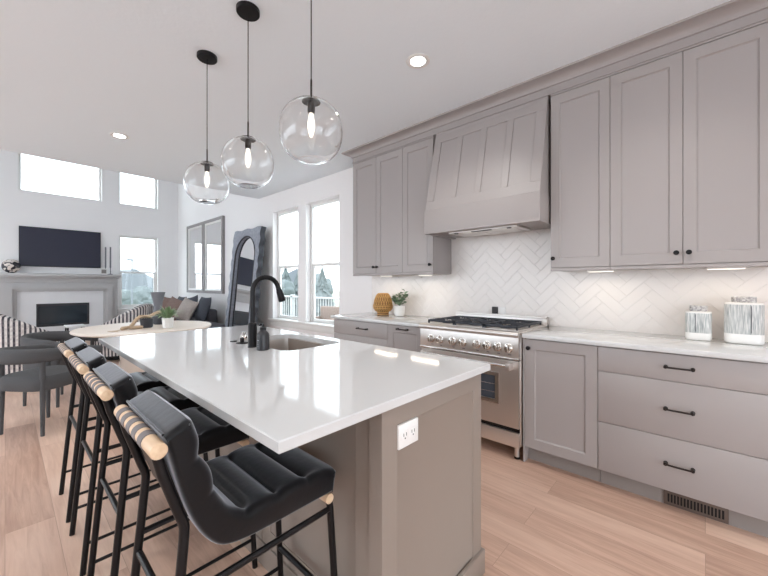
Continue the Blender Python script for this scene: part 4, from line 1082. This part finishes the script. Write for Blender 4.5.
# ------------------------------------------------------------------ outside
GZ = -2.6
struct('ground_outside', MB().box(-60, 160, -60, 160, GZ - .3, GZ), 'grass')
struct('bounce_slab_outside', MB().box(-40, LX - .21, -30, 40, GZ, -.12).box(LX - .21, 14, -30, BY - .21, GZ, -.12), 'bounce_slab')  # unseen slab added to bounce neutral daylight onto the ceiling
struct('deck_outside', MB().box(WX + .17, 6.2, 2.0, 12.0, -.22, -.06), 'deck')
t = thing('deck_railing', 'pale railing with balusters outside the two tall windows', 'railing', (6.1, 7, -.06))
MB().box(6.05, 6.15, 2.0, 12.0, .86, .91, .004).box(6.07, 6.13, 2.0, 12.0, .02, .07, .004).build('rails', 'siding', t)
bl = MB()
for i in range(84): bl.box(6.09, 6.11, 2.06 + i * .12, 2.08 + i * .12, .07, .86)
bl.build('balusters', 'siding', t)
for y in (2.05, 4.5, 7.0, 9.5, 11.9): MB().box(6.05, 6.15, y - .05, y + .05, -.06, .95, .004).build('post', 'siding', t)
t = thing('patio_chair', 'tan wicker patio chair on the deck outside the near window', 'chair', (5.0, 6.55, -.06), R90(100))
MB().box(-.33, .33, -.33, .33, .22, .36, .03).build('seat', 'tan', t, local=True)
MB().box(-.33, .33, -.36, -.26, .22, .80, .04).build('backrest', 'tan', t, local=True)
for s in (-1, 1): MB().box(s * .33 - .05, s * .33 + .05, -.33, .33, .0, .55, .03).build('side', 'tan', t, local=True)

def tree(label, x, y, h, w, seed, conif=True, name='tree', base=GZ):
    t = thing(name, label, 'tree', (x, y, base), 0, 'trees beyond the windows')
    MB().tube([(x, y, base), (x, y, base + h * .8)], [w * .09, w * .03], 8).build('trunk', 'bark', t)
    rg = random.Random(seed); bm = bmesh.new()
    if conif:
        L = 20
        for k in range(L):
            f = k / (L - 1); z = base + h * (.12 + .8 * f); r = w * .5 * (1 - f) ** .85 + .08; n = 30
            top = bm.verts.new((x, y, z + h * .15)); ring = []
            for j in range(n):
                rr_ = r * rg.uniform(.5, 1.15); a = 2 * PI * (j + rg.random() * .5) / n; ring.append(bm.verts.new((x + rr_ * math.cos(a), y + rr_ * math.sin(a), z - rr_ * .25 + rg.uniform(-.1, .1))))
            for j in range(n): bm.faces.new((top, ring[j], ring[(j + 1) % n]))
            bm.faces.new(ring[::-1])
    else:
        for k in range(14):
            a = rg.uniform(0, 2 * PI); q = rg.uniform(0, .32); z = base + h * rg.uniform(.4, .85)
            b = bmesh.ops.create_icosphere(bm, subdivisions=3, radius=w * rg.uniform(.16, .27), matrix=Matrix.Translation((x + w * q * math.cos(a), y + w * q * math.sin(a), z)))
            for v in b['verts']:
                v.co += Vector(noise.noise_vector(v.co * 2.0)) * w * .05
    m = MB(); m.bm.free(); m.bm = bm; m.build('crown', 'conifer', t, smooth=0)
rg = random.Random(11)
for i, (x, y, h, w, c) in enumerate(((16, 21, 5.2, 3.0, 1), (19, 28.5, 5.6, 3.4, 1), (22, 30, 4.6, 3.6, 0), (24, 39, 6.4, 4.2, 1), (15, 25.5, 4.3, 3.2, 0), (27, 36, 5.0, 4.0, 0))):
    tree(['tall dark conifer outside the near tall window', 'tall dark conifer outside the far tall window', 'round leafless-grey tree outside the near tall window', 'slim distant conifer outside the far tall window', 'low bushy tree just past the deck railing', 'distant bushy tree on the skyline past the deck'][i], x, y, h, w, i, c)
for i, (x, y, h, w, c) in enumerate(((5.9, 33, 3.4, 2.6, 0), (6.9, 37, 3.0, 3.6, 0), (10.4, 44, 3.2, 4.5, 0), (3.2, 30, 2.3, 2.6, 0))):
    tree(['bushy tree just right of the lamp post in the far window', 'wider bushy tree behind the one by the lamp post', 'distant bushy tree at the right edge of the far window', 'low bushy tree left of the lamp post in the far window'][i], x, y, h, w, 20 + i, c)
t = thing('street_lamp', 'thin grey lamp post seen through the far window', 'lamp post', (5.1, 25, GZ))
MB().tube([(5.1, 25, GZ), (5.1, 25, 2.7)], [.07, .045], 10).build('pole', 'roofm', t)
MB().box(4.85, 5.15, 24.93, 25.07, 2.68, 2.78, .02).build('lamp_head', 'roofm', t)
def house(label, x, y, w, d, h, rz):
    t = thing('house', label, 'house', (x, y, GZ), rz)
    MB().box(-w / 2, w / 2, -d / 2, d / 2, 0, h).build('walls', 'siding', t, local=True, smooth=0)
    MB().prism([(-w / 2 - .3, -d / 2 - .3, h), (w / 2 + .3, -d / 2 - .3, h), (0, -d / 2 - .3, h + w * .28)], (0, d + .6, 0)).build('roof', 'roofm', t, local=True, smooth=0)
    for k in (-1, 1): MB().box(k * w * .22 - .5, k * w * .22 + .5, -d / 2 - .03, -d / 2 + .02, h * .5, h * .8).build('window', 'fireglass', t, local=True)
house('pale grey house beyond the trees outside the tall windows', 30, 46, 9, 9, 3.6, R90(-30))
house('pale grey house on the skyline of the far window', 11, 60, 12, 8, 2.6, R90(10))
